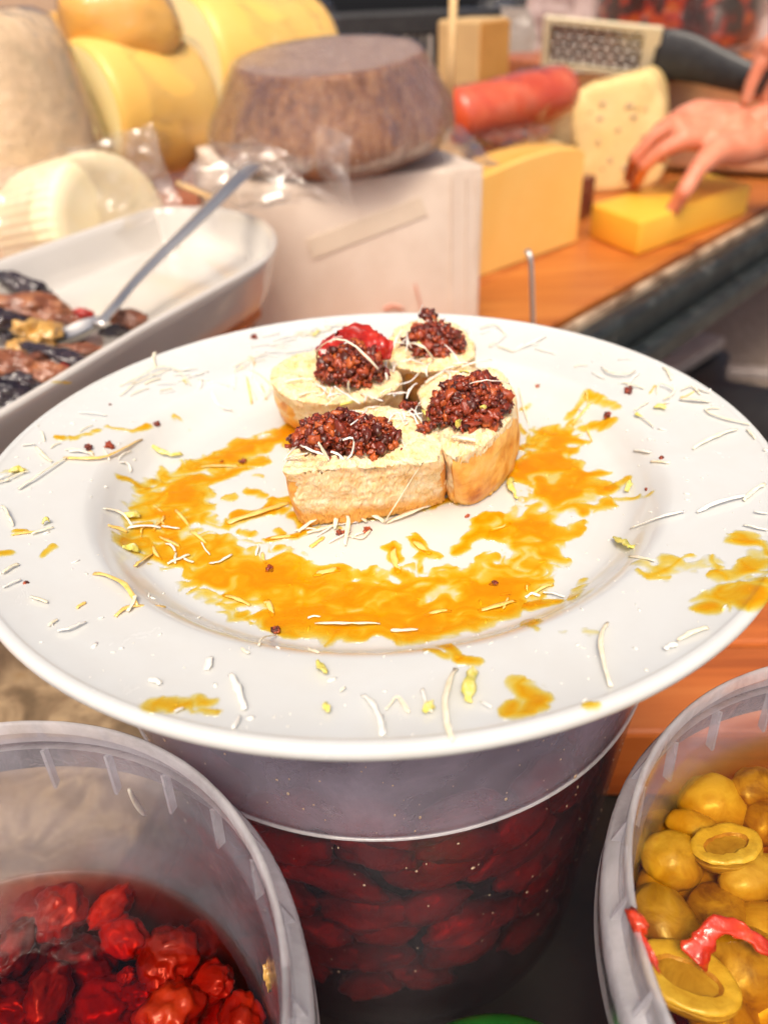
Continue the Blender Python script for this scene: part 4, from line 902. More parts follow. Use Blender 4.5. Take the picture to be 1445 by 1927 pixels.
v, f = tube(spline(q, 8), [.0005, .0010, .0014, .0016, .0016, .0014, .001, .0003], 8, True, .0005); obj('seed_husk', v, f, m_shred, label='pale slender husk stuck inside the back wall of the left tub', cat='husk')

# ------------------------------------------------------------------ bucket under the plate
BC = (PC[0], PC[1] - .001)
def rbk(z): return .1012 + (z - .15) * .075
bk = empty('bucket', label='hazy plastic bucket of dark tomatoes under the plate', cat='bucket')
prof = [(0, ZB + .002), (rbk(ZB) - .004, ZB + .002), (rbk(ZB), ZB + .006)] + [(rbk(z), z) for z in (0, .04, .08, .1, .12, .14, .155)] + [(rbk(.16), .1615), (rbk(.16) + .0012, .1622), (rbk(.16) + .0022, .1612), (rbk(.15) + .0016, .155)]
prof += [(rbk(z) + .0013, z) for z in (.14, .12, .1, .08, .04, 0)] + [(rbk(ZB) + .001, ZB + .004), (rbk(ZB) - .004, ZB), (0, ZB)]
v, f = revolve(prof, 144, (BC[0], BC[1], 0)); obj('wall', v, f, m_bucket, bk)
rs = random.Random(4); parts = []
for i in range(280):
    a = -math.pi / 2 + rs.uniform(-1.35, 1.35); z = rs.uniform(.0, .155) if i % 3 else rs.uniform(.1, .155)
    s = rs.choice([.00014, .0002, .00026, .00036]) * rs.uniform(.8, 1.5)
    if i % 40 == 0: s = .0008
    r = rbk(z) + .0013; v, f = ico(1); R = rot(a + math.pi / 2)
    V = (v * np.array([s, s * .35, s * rs.uniform(.7, 2)])) @ R.T + np.array([BC[0] + r * math.cos(a), BC[1] + r * math.sin(a), z]); parts.append((list(V), f))
o = obj('dried_specks', *join(parts), m_card, bk, kind='stuff')
BZL = .100
v, f = revolve([(rbk(BZL) + .0013 + .0006 * math.cos(a), BZL + .0007 * math.sin(a)) for a in np.linspace(0, 2 * math.pi, 9)], 144, (BC[0], BC[1], 0)); obj('meniscus_glint', v, f, m_rib, bk)  # pale ring modelled in place of the meniscus highlight at the oil level
base_at(bk, (BC[0], BC[1], ZB))
def rbi(z): return rbk(z)
pool('oil', BC, BZL, m_oil_dark, rbi, 'dark red oil filling the bucket under the plate', seed=3)
rs = random.Random(12); nb = 0
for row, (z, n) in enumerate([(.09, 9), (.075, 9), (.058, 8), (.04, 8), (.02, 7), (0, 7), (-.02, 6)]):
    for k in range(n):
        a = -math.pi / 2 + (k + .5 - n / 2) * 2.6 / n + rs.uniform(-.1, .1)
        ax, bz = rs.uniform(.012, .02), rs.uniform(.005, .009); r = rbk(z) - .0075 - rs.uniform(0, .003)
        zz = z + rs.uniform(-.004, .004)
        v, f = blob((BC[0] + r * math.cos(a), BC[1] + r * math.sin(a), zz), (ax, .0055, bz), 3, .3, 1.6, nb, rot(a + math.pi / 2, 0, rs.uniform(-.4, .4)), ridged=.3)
        obj('dried_tomato', v, f, m_tomato_shaded, label='dark dried tomato, number %s from the left in the %s layer behind the bucket wall' % ('one two three four five six seven eight nine'.split()[k], 'top second third fourth fifth sixth lowest'.split()[row]), cat='tomato', group='dried tomatoes in the bucket'); nb += 1

v, f = blob(Z(930, 1990, .02), (.024, .012, .010), 4, .02, 1, 3); obj('green_lid', v, f, m_green, label='green domed lid at the bottom edge before the bucket', cat='lid')

# mottled board at the lower left behind the left tub
tb = empty('stone_board', label='mottled tan board behind the left tub, under the plate', cat='board')
v, f = rbox((-.26, .33, -.025), (.36, .24, .049), rot(-.35), .004, 2); obj('slab', v, f, m_tanboard, tb)
base_at(tb, (-.26, .33, -.05))

# ------------------------------------------------------------------ white dish with aubergines and spoon
DZ = .157
near = [Z(-420, 990, DZ), Z(300, 600, DZ), Z(478, 502, DZ)]
c1, c2, c3 = Z(522, 447, DZ), Z(478, 405, DZ), Z(360, 388, DZ)
far = [Z(250, 402, DZ), Z(0, 488, DZ), Z(-420, 640, DZ)]
outl = [near[0], near[1], near[2], Z(512, 475, DZ), c1, Z(508, 423, DZ), c2, Z(420, 390, DZ), c3, Z(305, 390, DZ), far[0], far[1], far[2], Z(-560, 800, DZ)]
n = 160
rimv = spline(outl, n, True); dc = np.mean(rimv, 0)
def inset(ring, d, z):
    out = []
    m = len(ring)
    for i, p in enumerate(ring):
        t = ring[(i + 2) % m] - ring[i - 2]; t[2] = 0; t /= np.linalg.norm(t); nn = np.array([-t[1], t[0], 0])
        if nn @ (dc - p) < 0: nn = -nn
        q = p + nn * d; q[2] = z; out.append(q)
    return out
dish = empty('serving_dish', label='long white rectangular dish of marinated aubergine with a spoon', cat='dish')
rings = [inset(rimv, d, z) for d, z in ((.0115, DZ - .0358), (.0112, DZ - .0356), (.010, DZ - .034), (.006, DZ - .024), (.002, DZ - .008), (0, DZ - .002), (.0006, DZ), (.003, DZ + .0004), (.005, DZ - .001), (.007, DZ - .006), (.010, DZ - .018), (.0125, DZ - .026), (.015, DZ - .029), (.017, DZ - .0300))]
V, F = loft(rings, True, True); obj('body', V, F, m_dish, dish)
base_at(dish, (dc[0], dc[1], DZ - .036))
FL = DZ - .030
wb = empty('wooden_board', label='orange brown wooden board under the white dish', cat='board')
q = [Z(490, 535, .112)[:2], Z(484, 585, .112)[:2]]
poly = [q[1], q[0], q[0] + np.array([-.25, .05]), q[0] + np.array([-.42, -.30]), q[1] + np.array([-.22, -.36])]
poly = [Z(488, 545, .118)[:2], Z(380, 470, .118)[:2], Z(-300, 700, .118)[:2], Z(-300, 1010, .118)[:2], Z(330, 655, .118)[:2]]
v, f = prism(poly, .096, .1195, .003, 2); obj('slab', v, f, m_board, wb, smooth=False); base_at(wb, (*np.mean(poly, 0), .096))
# hidden prop of the board: a low block standing on the counter
v, f = rbox((-.30, .56, .023), (.16, .14, .1445), rot(-.5), .004, 2); obj('crate', v, f, m_card, label='cardboard box propping up the board under the dish', cat='box')
# spoon
sp = empty('spoon', label='steel serving spoon resting in the white dish', cat='spoon')
hd = spline([Z(185, 612, FL + .016), Z(215, 578, FL + .021), Z(250, 535, FL + .026), Z(300, 483, FL + .034), Z(350, 435, FL + .043), Z(400, 385, FL + .053), Z(440, 345, FL + .061), Z(476, 312, FL + .066)], 40)
wd = [.0046 if i < 3 else .0034 + .0056 * (i / 39) ** 1.7 for i in range(40)]
v, f = tube(hd, wd, 12, True, [.0022] * 40); obj('handle', v, f, m_steel, sp)
a, b = Z(98, 640, FL + .006), Z(200, 600, FL + .016)
ax = b - a; L = np.linalg.norm(ax); ax /= L; sd = np.cross(ax, (0, 0, 1)); sd /= np.linalg.norm(sd); nn = np.cross(sd, ax)
V, F = [], []; nu, nv = 18, 12
for lay in (0, 1):
    for i in range(nu + 1):
        u = i / nu; hw = .014 * math.sin(math.pi * min(.98, .04 + u * .96)) ** .55
        for j in range(nv + 1):
            t = j / nv * 2 - 1
            V.append(a + ax * u * L + sd * t * hw - nn * (.006 * (1 - t * t) * math.sin(math.pi * (.05 + .9 * u))) + nn * (.001 if lay else 0))
o_ = (nu + 1) * (nv + 1)
for i in range(nu):
    for j in range(nv):
        q = (i * (nv + 1) + j, i * (nv + 1) + j + 1, (i + 1) * (nv + 1) + j + 1, (i + 1) * (nv + 1) + j)
        F.append(q); F.append(tuple(o_ + k for k in q[::-1]))
obj('bowl', V, F, m_steel, sp); base_at(sp, tuple(a))
# marinated pieces
eg = [(40, 535, .022, .010, .008, .012, -.4, m_egg_skin, 'flat black aubergine skin topping the heap in the dish'), (60, 585, .022, .016, .012, .004, .2, m_egg, 'brown aubergine chunk under the black skin'), (15, 610, .012, .018, .012, .006, 1.2, m_egg_skin, 'shiny dark aubergine piece at the left picture edge'),
      (60, 620, .006, .016, .007, .010, -.3, m_yel, 'curved yellow pickle slice in the aubergines'), (85, 625, .009, .013, .007, .008, -.2, m_yel, 'second yellow pickle slice beside the spoon'), (48, 652, .007, .006, .005, .010, .3, m_yel, 'small yellow chickpea like piece among the aubergines'), (110, 672, .019, .010, .007, .006, -.3, m_egg_skin, 'large dark aubergine strip in front of the spoon bowl'),
      (30, 690, .015, .014, .012, .005, .4, m_egg, 'shiny orange brown chunk at the front of the dish'), (85, 705, .010, .009, .008, .003, .1, m_egg, 'small brown chunk behind the front wall of the dish'), (158, 590, .005, .004, .004, .008, .3, m_redskin, 'small red pepper cube near the spoon neck'), (115, 695, .007, .004, .004, .004, .4, m_redskin, 'red pepper bit at the front wall of the dish'),
      (240, 600, .010, .008, .007, .006, .3, m_egg, 'brown piece right of the spoon bowl'), (222, 622, .011, .005, .005, .003, 1.05, m_egg_skin, 'dark strip along the front wall right of the spoon'), (10, 740, .012, .012, .009, 0, 0, m_egg_skin, 'dark piece at the lower left corner of the dish'), (55, 725, .012, .010, .008, 0, .5, m_egg_skin, 'dark piece below the small brown chunk'), (140, 605, .012, .006, .005, .003, .2, m_egg, 'reddish piece behind the spoon bowl'),
      (-30, 640, .016, .014, .010, .003, 0, m_egg, 'brown piece at the hidden left of the heap'), (105, 640, .013, .010, .006, .001, .3, m_egg_skin, 'dark piece right under the spoon bowl'), (160, 660, .012, .008, .005, .002, .4, m_egg, 'brown piece in front of the spoon by the dish wall')]
for i, (x, y, a, b, c, dz, rz, m, lb) in enumerate(eg):
    p = Z(x, y, FL + dz + c * .5)
    v, f = blob((p[0], p[1], p[2]), (a * 1.15, b * .8, c * .75), 4, .4, 1.7, i * 2.1, rot(rz, .35 * (i % 3 - 1), .25), ridged=.5)
    if x > -20: obj('aubergine_piece' if m in (m_egg, m_egg_skin) else 'pickle_piece', v, f, m, label=lb, cat='aubergine' if m in (m_egg, m_egg_skin) else 'pickle', group='marinated pieces in the dish')

# ------------------------------------------------------------------ pale box with the brown wheel
bx = empty('foam_box', label='pale peach box with red scribble, carrying the brown wheel', cat='box')
fr, fl = np.array([.1075, .775]), np.array([-.115, .705]); d = (fr - fl) / np.linalg.norm(fr - fl); nb_ = np.array([-d[1], d[0]])
BT = .1675
poly = [fl, fr, fr + nb_ * .34, fl + nb_ * .34]
v, f = prism(poly, 0.0005, BT, .004, 3); obj('body', v, f, m_foam, bx)
def onface(u, z, off=.0008): q = fl + d * u - nb_ * off; return np.array([q[0], q[1], z])
Lf = np.linalg.norm(fr - fl)
def facept(x, y, off=.001):
    r = _ray(x, y); nrm = np.array([nb_[0], nb_[1], 0]); p0 = np.array([fl[0], fl[1], 0]) - nrm * off
    return CAM + r * (((p0 - CAM) @ nrm) / (r @ nrm))
for pth in ([(781, 535), (786, 552), (791, 572), (796, 584)], [(722, 582), (735, 576), (750, 577), (760, 582)]):
    q = spline([facept(*p) for p in pth], 8); v, f = tube(q, .0022, 8, True, .0006); obj('red_mark', v, f, m_redink, bx)
for x in (850, 878, 897):
    q = [facept(x + (y - 400) * -.01 + random.uniform(-1, 1), y, .0006) for y in np.linspace(330, 600, 40)]
    v, f = tube(q, [random.uniform(.0006, .0016) for _ in q], 6, True, .0007); obj('seam', v, f, m_foam, bx)
q = [facept(575, 452, .0012), facept(590, 488, .0012), facept(805, 405, .0012), facept(790, 370, .0012)]
V = q + [p + np.array([nb_[0], nb_[1], 0]) * .0008 for p in q]
obj('tape', V, [(0, 1, 2, 3), (7, 6, 5, 4), (0, 4, 5, 1), (1, 5, 6, 2), (2, 6, 7, 3), (3, 7, 4, 0)], m_paper, bx, smooth=False)
base_at(bx, (*np.mean(poly, 0), 0))
wc = np.array([-.033, .825])
wh = empty('brown_cheese', label='dark brown rinded cheese wheel wrapped in clear plastic on the pale box', cat='cheese')
wp = [(0, BT), (.082, BT), (.099, BT + .005), (.112, BT + .014), (.1165, BT + .025), (.113, BT + .036), (.102, BT + .054), (.090, BT + .074), (.0855, BT + .082), (.082, BT + .0838)]
wp = [(q[0], q[1]) for q in spline([(r, z, 0) for r, z in wp], 50)]
TILT = math.radians(7.5)                              # the wheel leans towards the customer
def lean_wheel(v):
    c_, s_ = math.cos(TILT), math.sin(TILT)
    return [np.array([p[0], wc[1] + (p[1] - wc[1]) * c_ - (p[2] - BT) * s_, BT + .009 + (p[1] - wc[1]) * s_ + (p[2] - BT) * c_ + (p[0] - wc[0]) * .035]) for p in v]
def wob(v, amp, fr_, seed): return lean_wheel(_wob(v, amp, fr_, seed))
def _wob(v, amp, fr_, seed): return [np.array(p) + np.array([p[0] - wc[0], p[1] - wc[1], 0]) * amp * N3(p, fr_, seed) * 8 for p in v]
v, f = revolve(wp, 96, (wc[0], wc[1], 0)); obj('rind', wob(v, .004, 12, 1), f, m_brown, wh)
v, f = revolve([(.0825, BT + .0834), (.06, BT + .0842), (.03, BT + .0844), (.0001, BT + .0844)], 96, (wc[0], wc[1], 0)); obj('top_face', lean_wheel([np.array(p) for p in v]), f, m_wheeltop, wh)
v, f = revolve([(r * 1.012 + .0008, z + .0012) for r, z in wp[8:]] + [(.07, BT + .0862), (.04, BT + .0865), (.0001, BT + .0866)], 110, (wc[0], wc[1], 0))
obj('plastic_wrap', wob(v, .006, 30, 4), f, m_film_sparkle, wh)
def crumple(corners, nu, nv, amp, fr_, seed, bulge=0, sharp=1.):
    a, b, c, e = [np.array(p, float) for p in corners]; V, F = [], []
    nn = np.cross(b - a, e - a); nn /= np.linalg.norm(nn)
    for i in range(nu + 1):
        for j in range(nv + 1):
            u, t = i / nu, j / nv
            p = a * (1 - u) * (1 - t) + b * u * (1 - t) + c * u * t + e * (1 - u) * t
            k = abs(N3(p, fr_, seed)) + .5 * abs(N3(p, fr_ * 2.3, seed + 3))
            p = p + nn * (amp * (k - .35) + bulge * math.sin(math.pi * u) * math.sin(math.pi * t)) + np.array([N3(p, fr_, seed + 6), N3(p, fr_, seed + 7), 0]) * amp * .6
            V.append(p)
    for i in range(nu):
        for j in range(nv): F.append((i * (nv + 1) + j, (i + 1) * (nv + 1) + j, (i + 1) * (nv + 1) + j + 1, i * (nv + 1) + j + 1))
    return V, F
for i, cs in enumerate([[Y(330, 330, .66), Y(470, 400, .62), Y(650, 385, .64), Y(480, 250, .70)], [Y(590, 235, .68), Y(600, 330, .655), Y(655, 385, .64), Y(665, 265, .66)], [Y(400, 260, .69), Y(340, 345, .66), Y(540, 385, .63), Y(600, 300, .67)]]):
    V, F = crumple(cs, 44, 44, .016, 16, i * 5 + 2); obj('wrap_tail', V, F, m_bag, wh)
V, F = crumple([Y(835, 240, .74), Y(840, 320, .70), Y(945, 310, .72), Y(870, 235, .78)], 20, 20, .008, 30, 8); obj('wrap_tail', V, F, m_bag, wh)
base_at(wh, (wc[0], wc[1], BT))

# ------------------------------------------------------------------ cheeses at the left
def lying(name, p0, p1, R, label, cat='cheese', mats=(m_yc, m_yc_pale), bar='barrel', amp=.02, seed=0, wrap=True, r_end=.9):
    t = empty(name, label=label, cat=cat, group='whole cheeses at the back left')
    p0, p1 = np.array(p0), np.array(p1); ax = p1 - p0; L = np.linalg.norm(ax); path = [p0 + ax * k for k in (0, .012, .04, .1, .3, .5, .7, .9, .96, .988, 1)]
    rad = [R * k for k in (r_end, r_end + .05, .985, 1, 1.01, 1.015, 1.01, 1, .985, r_end + .05, r_end)]
    v, f = tube(path, rad, 56, False); obj(bar, v, f, mats[0], t)
    for e, dr in ((p0, 1), (p1, -1)):
        v, f = tube([e + ax / L * .0 * dr, e - ax / L * .0012 * dr, e - ax / L * .0016 * dr], [R * r_end, R * r_end * .6, .0005], 56, False); obj('end_face', v, f, mats[1], t)
    if wrap:
        v, f = tube([p0 + ax * k for k in np.linspace(.25, 1.01, 40)], [R * 1.035] * 40, 70, False)
        v = [p + (p - (p0 + ax * (((p - p0) @ ax) / L / L))) * .1 * N3(p, 26, seed) for p in v]; obj('plastic_wrap', v, f, m_film, t)
    base_at(t, tuple((p0 + p1) / 2 - np.array([0, 0, R]))); return t
lying('cheese_cylinder', Y(160, 215, .93), Y(345, 195, 1.03), .070, 'yellow cheese cylinder with a pale cut end, under the rounded cheese', seed=3)
lying('cheese_cylinder', Y(350, 130, 1.14), Y(575, 118, 1.28), .086, 'large wrapped yellow cheese cylinder behind the brown wheel', seed=8)
pr = empty('rounded_cheese', label='rounded yellow cheese lying on top of the cylinders', cat='cheese', group='whole cheeses at the back left')
v, f = blob(Y(228, 42, .99), (.064, .056, .046), 4, .12, 1.1, 5, rot(.2, 0, .2), power=.9); obj('body', v, f, m_yc_deep, pr); v, f = blob(Y(228, 42, .99), (.0652, .0572, .0472), 4, .13, 1.15, 5, rot(.2, 0, .2), power=.9); obj('plastic_wrap', v, f, m_film, pr); base_at(pr, tuple(Y(235, 105, .99)))
tc = empty('tall_cheese', label='tall pale mouldy rinded cheese at the left picture edge', cat='cheese', group='whole cheeses at the back left')
cx, cy = Y(-32, 150, .86)[:2]
v, f = revolve([(.0001, .0), (.10, .0), (.108, .01), (.107, .10), (.100, .18), (.088, .262), (.078, .284), (.062, .292), (.0001, .293)], 90, (cx, cy, .012))
v = [np.array(p) + np.array([p[0] - cx, p[1] - cy, .0]) * .1 * (N3(p, 14, 3) + .5 * N3(p, 34, 5)) for p in v]; obj('rind', v, f, m_rind, tc); v = [np.array([cx, cy, p[2]]) + (p - np.array([cx, cy, p[2]])) * (1.03 + .03 * N3(p, 40, 9)) + np.array([0, 0, .002]) for p in v]; obj('plastic_wrap', v, f, m_film, tc); base_at(tc, (cx, cy, .012))
rc = empty('basket_cheese', label='small ribbed white cheese in a clear bag behind the dish', cat='cheese')
cc = Y(178, 425, .72); _ax = np.array([.72, -.60, .20]); _ax /= np.linalg.norm(_ax); _u = np.cross(_ax, (0, 0, 1.)); _u /= np.linalg.norm(_u); Rr = np.c_[_u, np.cross(_ax, _u), _ax]
def ribr(a): return .058 + .0007 * math.cos(a * 44)
V, F = [], []; prof = [(.0, -.075), (.95, -.075), (1, -.068), (1, -.02), (1.0, .024), (.97, .030), (.9, .0325), (.72, .0328), (.66, .0318), (.3, .0315), (.001, .0315)]
na = 180
for i in range(na):
    a = 2 * math.pi * i / na
    for k, z in prof:
        r = k * (ribr(a) if k > .9 else .058); q = Rr @ np.array([max(r, .0002) * math.cos(a), max(r, .0002) * math.sin(a), z]); V.append(q + cc)
m_ = len(prof)
for i in range(na):
    for k in range(m_ - 1): F.append((i * m_ + k, ((i + 1) % na) * m_ + k, ((i + 1) % na) * m_ + k + 1, i * m_ + k + 1))
obj('body', V, F, m_ricotta, rc)
for i, cs in enumerate([[Y(-60, 330, .68), Y(290, 232, .70), Y(335, 400, .66), Y(-60, 520, .62)], [Y(-60, 340, .80), Y(290, 236, .82), Y(335, 395, .80), Y(-60, 500, .80)]]):
    V, F = crumple(cs, 50, 50, .012, 24, i * 4 + 30, .035 if i == 0 else -.0); obj('plastic_bag', V, F, m_bag, rc)
base_at(rc, tuple(cc - np.array([0, 0, .06])))
v, f = rbox(Y(60, 20, 1.55), (.30, .18, .16), rot(.1), .004); obj('carton', v, f, m_card, label='tan ridged carton behind the tall pale cheese', cat='carton')
v, f = blob(Y(118, 70, 1.22), (.05, .05, .03), 3, .1, 1.5, 2); obj('orange_cheese', v, f, m_yc_deep, label='small orange cheese between the tall cheese and the rounded one', cat='cheese')
v, f = tube([Y(335, 345, .69), Y(400, 372, .66)], .0022, 10); obj('wooden_stick', v, f, m_stick, label='thin pale stick lying behind the spoon handle', cat='stick')

# black crate at the back
cr = empty('crate', label='black plastic lattice crate behind the brown wheel', cat='crate')
cp = Y(720, 120, 1.62); cp[2] = 0; Rc = rot(.1)
def crbox(x, y, z, sx, sy, sz, nm): v, f = rbox(Rc @ np.array([x, y, z]) + cp, (sx, sy, sz), Rc, .003, 1); obj(nm, v, f, m_black, cr, smooth=False)
for yy in (0, .3):
    for z in (.02, .13, .26): crbox(0, yy, z, .42, .016, .035, 'rail')
    for k in range(13): crbox(-.195 + k * .0325, yy, .14, .012, .012, .25, 'slat')
for xx in (-.21, .21):
    for z in (.02, .13, .26): crbox(xx, .15, z, .016, .3, .035, 'rail')
    for k in range(8): crbox(xx, .02 + k * .037, .14, .012, .012, .25, 'slat')
base_at(cr, tuple(cp))

# ------------------------------------------------------------------ right side of the counter
def slab(name, base_px, h, thick, mat, label, bev=.006, z0=.0005, side=1, dome=0.):
    a, b = [Z(*p, z0)[:2] for p in base_px]; d_ = (b - a) / np.linalg.norm(b - a); n_ = np.array([-d_[1], d_[0]]) * side
    return a, b, d_, n_
# wedge standing by the box
a, b = Z(905, 522, 0)[:2], Z(1085, 456, 0)[:2]; d_ = (b - a) / np.linalg.norm(b - a); n_ = np.array([-d_[1], d_[0]]); a = a - d_ * .12; Lw = np.linalg.norm(b - a)
wg = empty('cheese_wedge', label='upright yellow cheese wedge with a rounded rind top beside the pale box', cat='cheese')
def wface(off, ins=0):
    pr_ = [(ins, ins), (Lw - ins, ins), (Lw - ins, .118 - ins), (Lw * .93, .1265 - ins), (Lw * .8, .130 - ins), (Lw * .6, .129 - ins), (Lw * .35, .120 - ins), (Lw * .15, .105 - ins), (ins, .085 - ins)]
    return [np.array([*(a + d_ * u + n_ * off), z + .0005]) for u, z in pr_]
V, F = loft([wface(.003, .003), wface(0, .003)[::1], wface(.0, .0015), wface(.003, 0), wface(.052, 0), wface(.056, .003)][2:], True, True)
obj('cut_body', V, F, m_wedge, wg, smooth=False)
r0, r1 = wface(.006, -.0012)[2:], wface(.058, -.0012)[2:]
V = r0 + r1 + [p - np.array([0, 0, .004]) for p in r0] ; kk = len(r0); F = [(i, i + 1, kk + i + 1, kk + i) for i in range(kk - 1)] + [(2 * kk + i, 2 * kk + i + 1, i + 1, i) for i in range(kk - 1)]
obj('rind', V, F, m_wedge_rind, wg); base_at(wg, (*((a + b) / 2 + n_ * .03), 0))
# yellow block
A_, B_, C_ = Z(1106, 446, 0)[:2], Z(1197, 484, 0)[:2], Z(1402, 406, 0)[:2]
poly = [B_, C_, C_ + (A_ - B_), A_]
v, f = prism(poly, .0005, .046, .004, 3); obj('cheese_block', v, f, m_block, label='flat rectangular yellow cheese block under the pressing hand', cat='cheese')
# speckled half wheel
sc_ = empty('speckled_cheese', label='tall pale cheese speckled with holes behind the yellow block', cat='cheese')
base = Z(1175, 362, 0); by = base[1]
pf = [(1086, 362), (1079, 300), (1073, 200), (1088, 172), (1150, 150), (1205, 136), (1222, 134), (1238, 160), (1250, 215), (1250, 290), (1236, 345), (1180, 366)]
def sp_ring(off, k):
    c0 = Y(1180, 260, by)
    out = []
    for x, y in pf:
        p = Y(x, y, by); p = c0 + (p - c0) * k + np.array([off * .42, off, 0]); p[2] = max(p[2], .001); out.append(p)
    return spline(out, 72, True)
V, F = loft([sp_ring(-.002, .5), sp_ring(-.001, .8), sp_ring(0, .94), sp_ring(.003, .985), sp_ring(.012, 1.0), sp_ring(.10, 1.0), sp_ring(.11, .96)], True, True)
V = [p + np.array([N3(p, 30, 1), N3(p, 30, 2), N3(p, 30, 3)]) * .004 for p in V]; obj('body', V, F, m_speck, sc_)
rs = random.Random(3)
for i in range(16):
    x, y = rs.uniform(1092, 1232), rs.uniform(190, 330); p = Y(x, y, by - .0035)
    v, f = blob(p, (.004 * rs.uniform(.5, 1.3), .0012, .003 * rs.uniform(.5, 1.4)), 2, .4, 2, i); obj('hole', v, f, m_card, sc_)
base_at(sc_, (base[0], by, 0))
v, f = blob(Z(1038, 292, .02), (.035, .03, .026), 3, .2, 1.5, 4); obj('cheese_piece', v, f, m_parm, label='small greyish cheese end behind the upright wedge', cat='cheese')
# tall aged wedge at the back
pw_ = empty('aged_wedge', label='tall aged cheese wedge with orange rind behind the stick', cat='cheese')
q0 = Y(822, 190, 1.42); q1 = Y(900, 190, 1.36); q2 = Y(950, 190, 1.46); htop = .275
poly = [q0[:2], q1[:2], q2[:2], ((q0 + q2) / 2)[:2] + np.array([.01, .12])]
v, f = prism(poly, .0005, Y(885, 35, 1.42)[2], .005, 2); obj('body', v, f, m_parm, pw_, smooth=False)
poly2 = [q1[:2] + np.array([.0005, -.003]), q2[:2] + np.array([.003, -.002]), q2[:2] + np.array([.001, .004]), q1[:2] + np.array([-.001, .004])]
v, f = prism(poly2, .0008, Y(885, 35, 1.42)[2] - .004, .001, 1); obj('rind', v, f, m_parm_rind, pw_, smooth=False); base_at(pw_, (*np.mean(poly, 0), 0))
v, f = tube([Y(845, 212, .92), Y(849, 100, .92), Y(855, -60, .92)], .0042, 10); obj('wooden_skewer', v, f, m_stick, label='upright wooden stick at the right end of the brown wheel', cat='stick')
# salami
sl_ = empty('salami', label='thick bright red cured sausage in plastic behind the clear pack', cat='sausage')
p0, p1 = Y(855, 232, 1.28), Y(1068, 172, 1.40); p0[2] = .075; p1[2] = .135
p0, p1 = Y(846, 222, 1.20), Y(1066, 170, 1.34)
v, f = tube([p0 + (p1 - p0) * k for k in (0, .05, .5, .9, .96, .985, 1)], [.028, .036, .038, .037, .034, .027, .011], 40); obj('body', v, f, m_salami, sl_)
v, f = tube([p0 + (p1 - p0) * k for k in np.linspace(0, 1.03, 20)], [.0392] * 17 + [.037, .03, .012], 40, False); v = [p + np.array([0, 0, .004]) * N3(p, 40, 1) for p in v]; obj('plastic_wrap', v, f, m_film, sl_); base_at(sl_, tuple((p0 + p1) / 2 - np.array([0, 0, .043])))
# clear blister pack
pk = empty('clear_pack', label='clear plastic tray of dark cured meat behind the upright wedge', cat='package')
P0, P1, P2, P3 = Y(845, 225, .98), Y(945, 275, .96), Y(1062, 245, 1.10), Y(985, 200, 1.16)
zt = .138
quad = [Z(850, 236, zt), Z(935, 272, zt), Z(1042, 250, zt), Z(968, 222, zt)]
cq = np.mean(quad, 0)
rg = []
for k, z in ((.80, zt - .075), (.86, zt - .07), (.95, zt - .01), (1.0, zt), (1.04, zt + .001), (1.05, zt - .001)):
    r_ = spline([cq + (p - cq) * k for p in [quad[0] * .8 + quad[1] * .2, quad[0] * .2 + quad[1] * .8, quad[1] * .8 + quad[2] * .2, quad[1] * .2 + quad[2] * .8, quad[2] * .8 + quad[3] * .2, quad[2] * .2 + quad[3] * .8, quad[3] * .8 + quad[0] * .2, quad[3] * .2 + quad[0] * .8]], 60, True)
    rg.append([np.array([p[0], p[1], z]) for p in r_])
V, F = loft(rg, True, False); obj('tray', V, F, m_film, pk)
V, F = crumple([p + np.array([0, 0, .002]) for p in quad], 30, 30, .006, 30, 12); obj('lid_film', V, F, m_bag, pk)  # hazy film whitens the lid in place of bright reflections
V, F = loft([[np.array([cq[0], cq[1], z]) + (p - np.array([cq[0], cq[1], p[2]])) * k for p in rg[2]] for k, z in ((.7, zt - .073), (.82, zt - .065), (.85, zt - .03), (.7, zt - .022))], True, True); obj('meat', V, F, m_packdark, pk); base_at(pk, (cq[0], cq[1], zt - .075))
v, f = rbox((cq[0] + .03, cq[1] + .05, (zt - .076) / 2), (.2, .16, zt - .078), rot(.75), .004); obj('dark_box', v, f, m_packdark, label='dark brown box under the clear pack', cat='box')

# steel tray, grater, jar and rear shelf
st = empty('steel_tray', label='shallow steel tray under the grater', cat='tray')
ta, tb_, zt = Z(1000, 150, .08), Z(1440, 178, .08), .08
c0 = Y(1010, 98, 1.75); c1_ = Y(1440, 180, 1.50); dv = c1_ - c0; dv[2] = 0; Lt = np.linalg.norm(dv); dv /= Lt; nv_ = np.array([-dv[1], dv[0], 0]); zt = (c0[2] + c1_[2]) / 2
def tr(u, w_, z): p = c0 + dv * u + nv_ * w_; return np.array([p[0], p[1], z])
def trect(i, z): return spline([tr(i + .02, i, z), tr(Lt + .1 - i, i, z), tr(Lt + .1 - i, .3 - i, z), tr(i, .3 - i, z), tr(i, i + .02, z)], 64, True)
V, F = loft([trect(.03, .004), trect(.012, .02), trect(0, zt - .004), trect(-.006, zt), trect(.006, zt + .002), trect(.016, .03), trect(.035, .012)], True, True); obj('pan', V, F, P('bright_steel', [(.3, (.8, .77, .72)), (.7, (.88, .85, .8))], 20, .42, metal=.8), st); base_at(st, tuple(tr(Lt / 2, .15, .004)))
gr = empty('grater', label='flat cream framed grater with black handle', cat='grater')
ga, gb = Y(1022, 78, 1.66), Y(1238, 130 - 28, 1.56)
gx = gb - ga; Lg = np.linalg.norm(gx); gx /= Lg; gu = np.array([0, -.35, .94]); gu -= gx * (gu @ gx); gu /= np.linalg.norm(gu); gn = np.cross(gx, gu)
def gp(u, h, o=0): return ga + gx * u + gu * h + gn * o
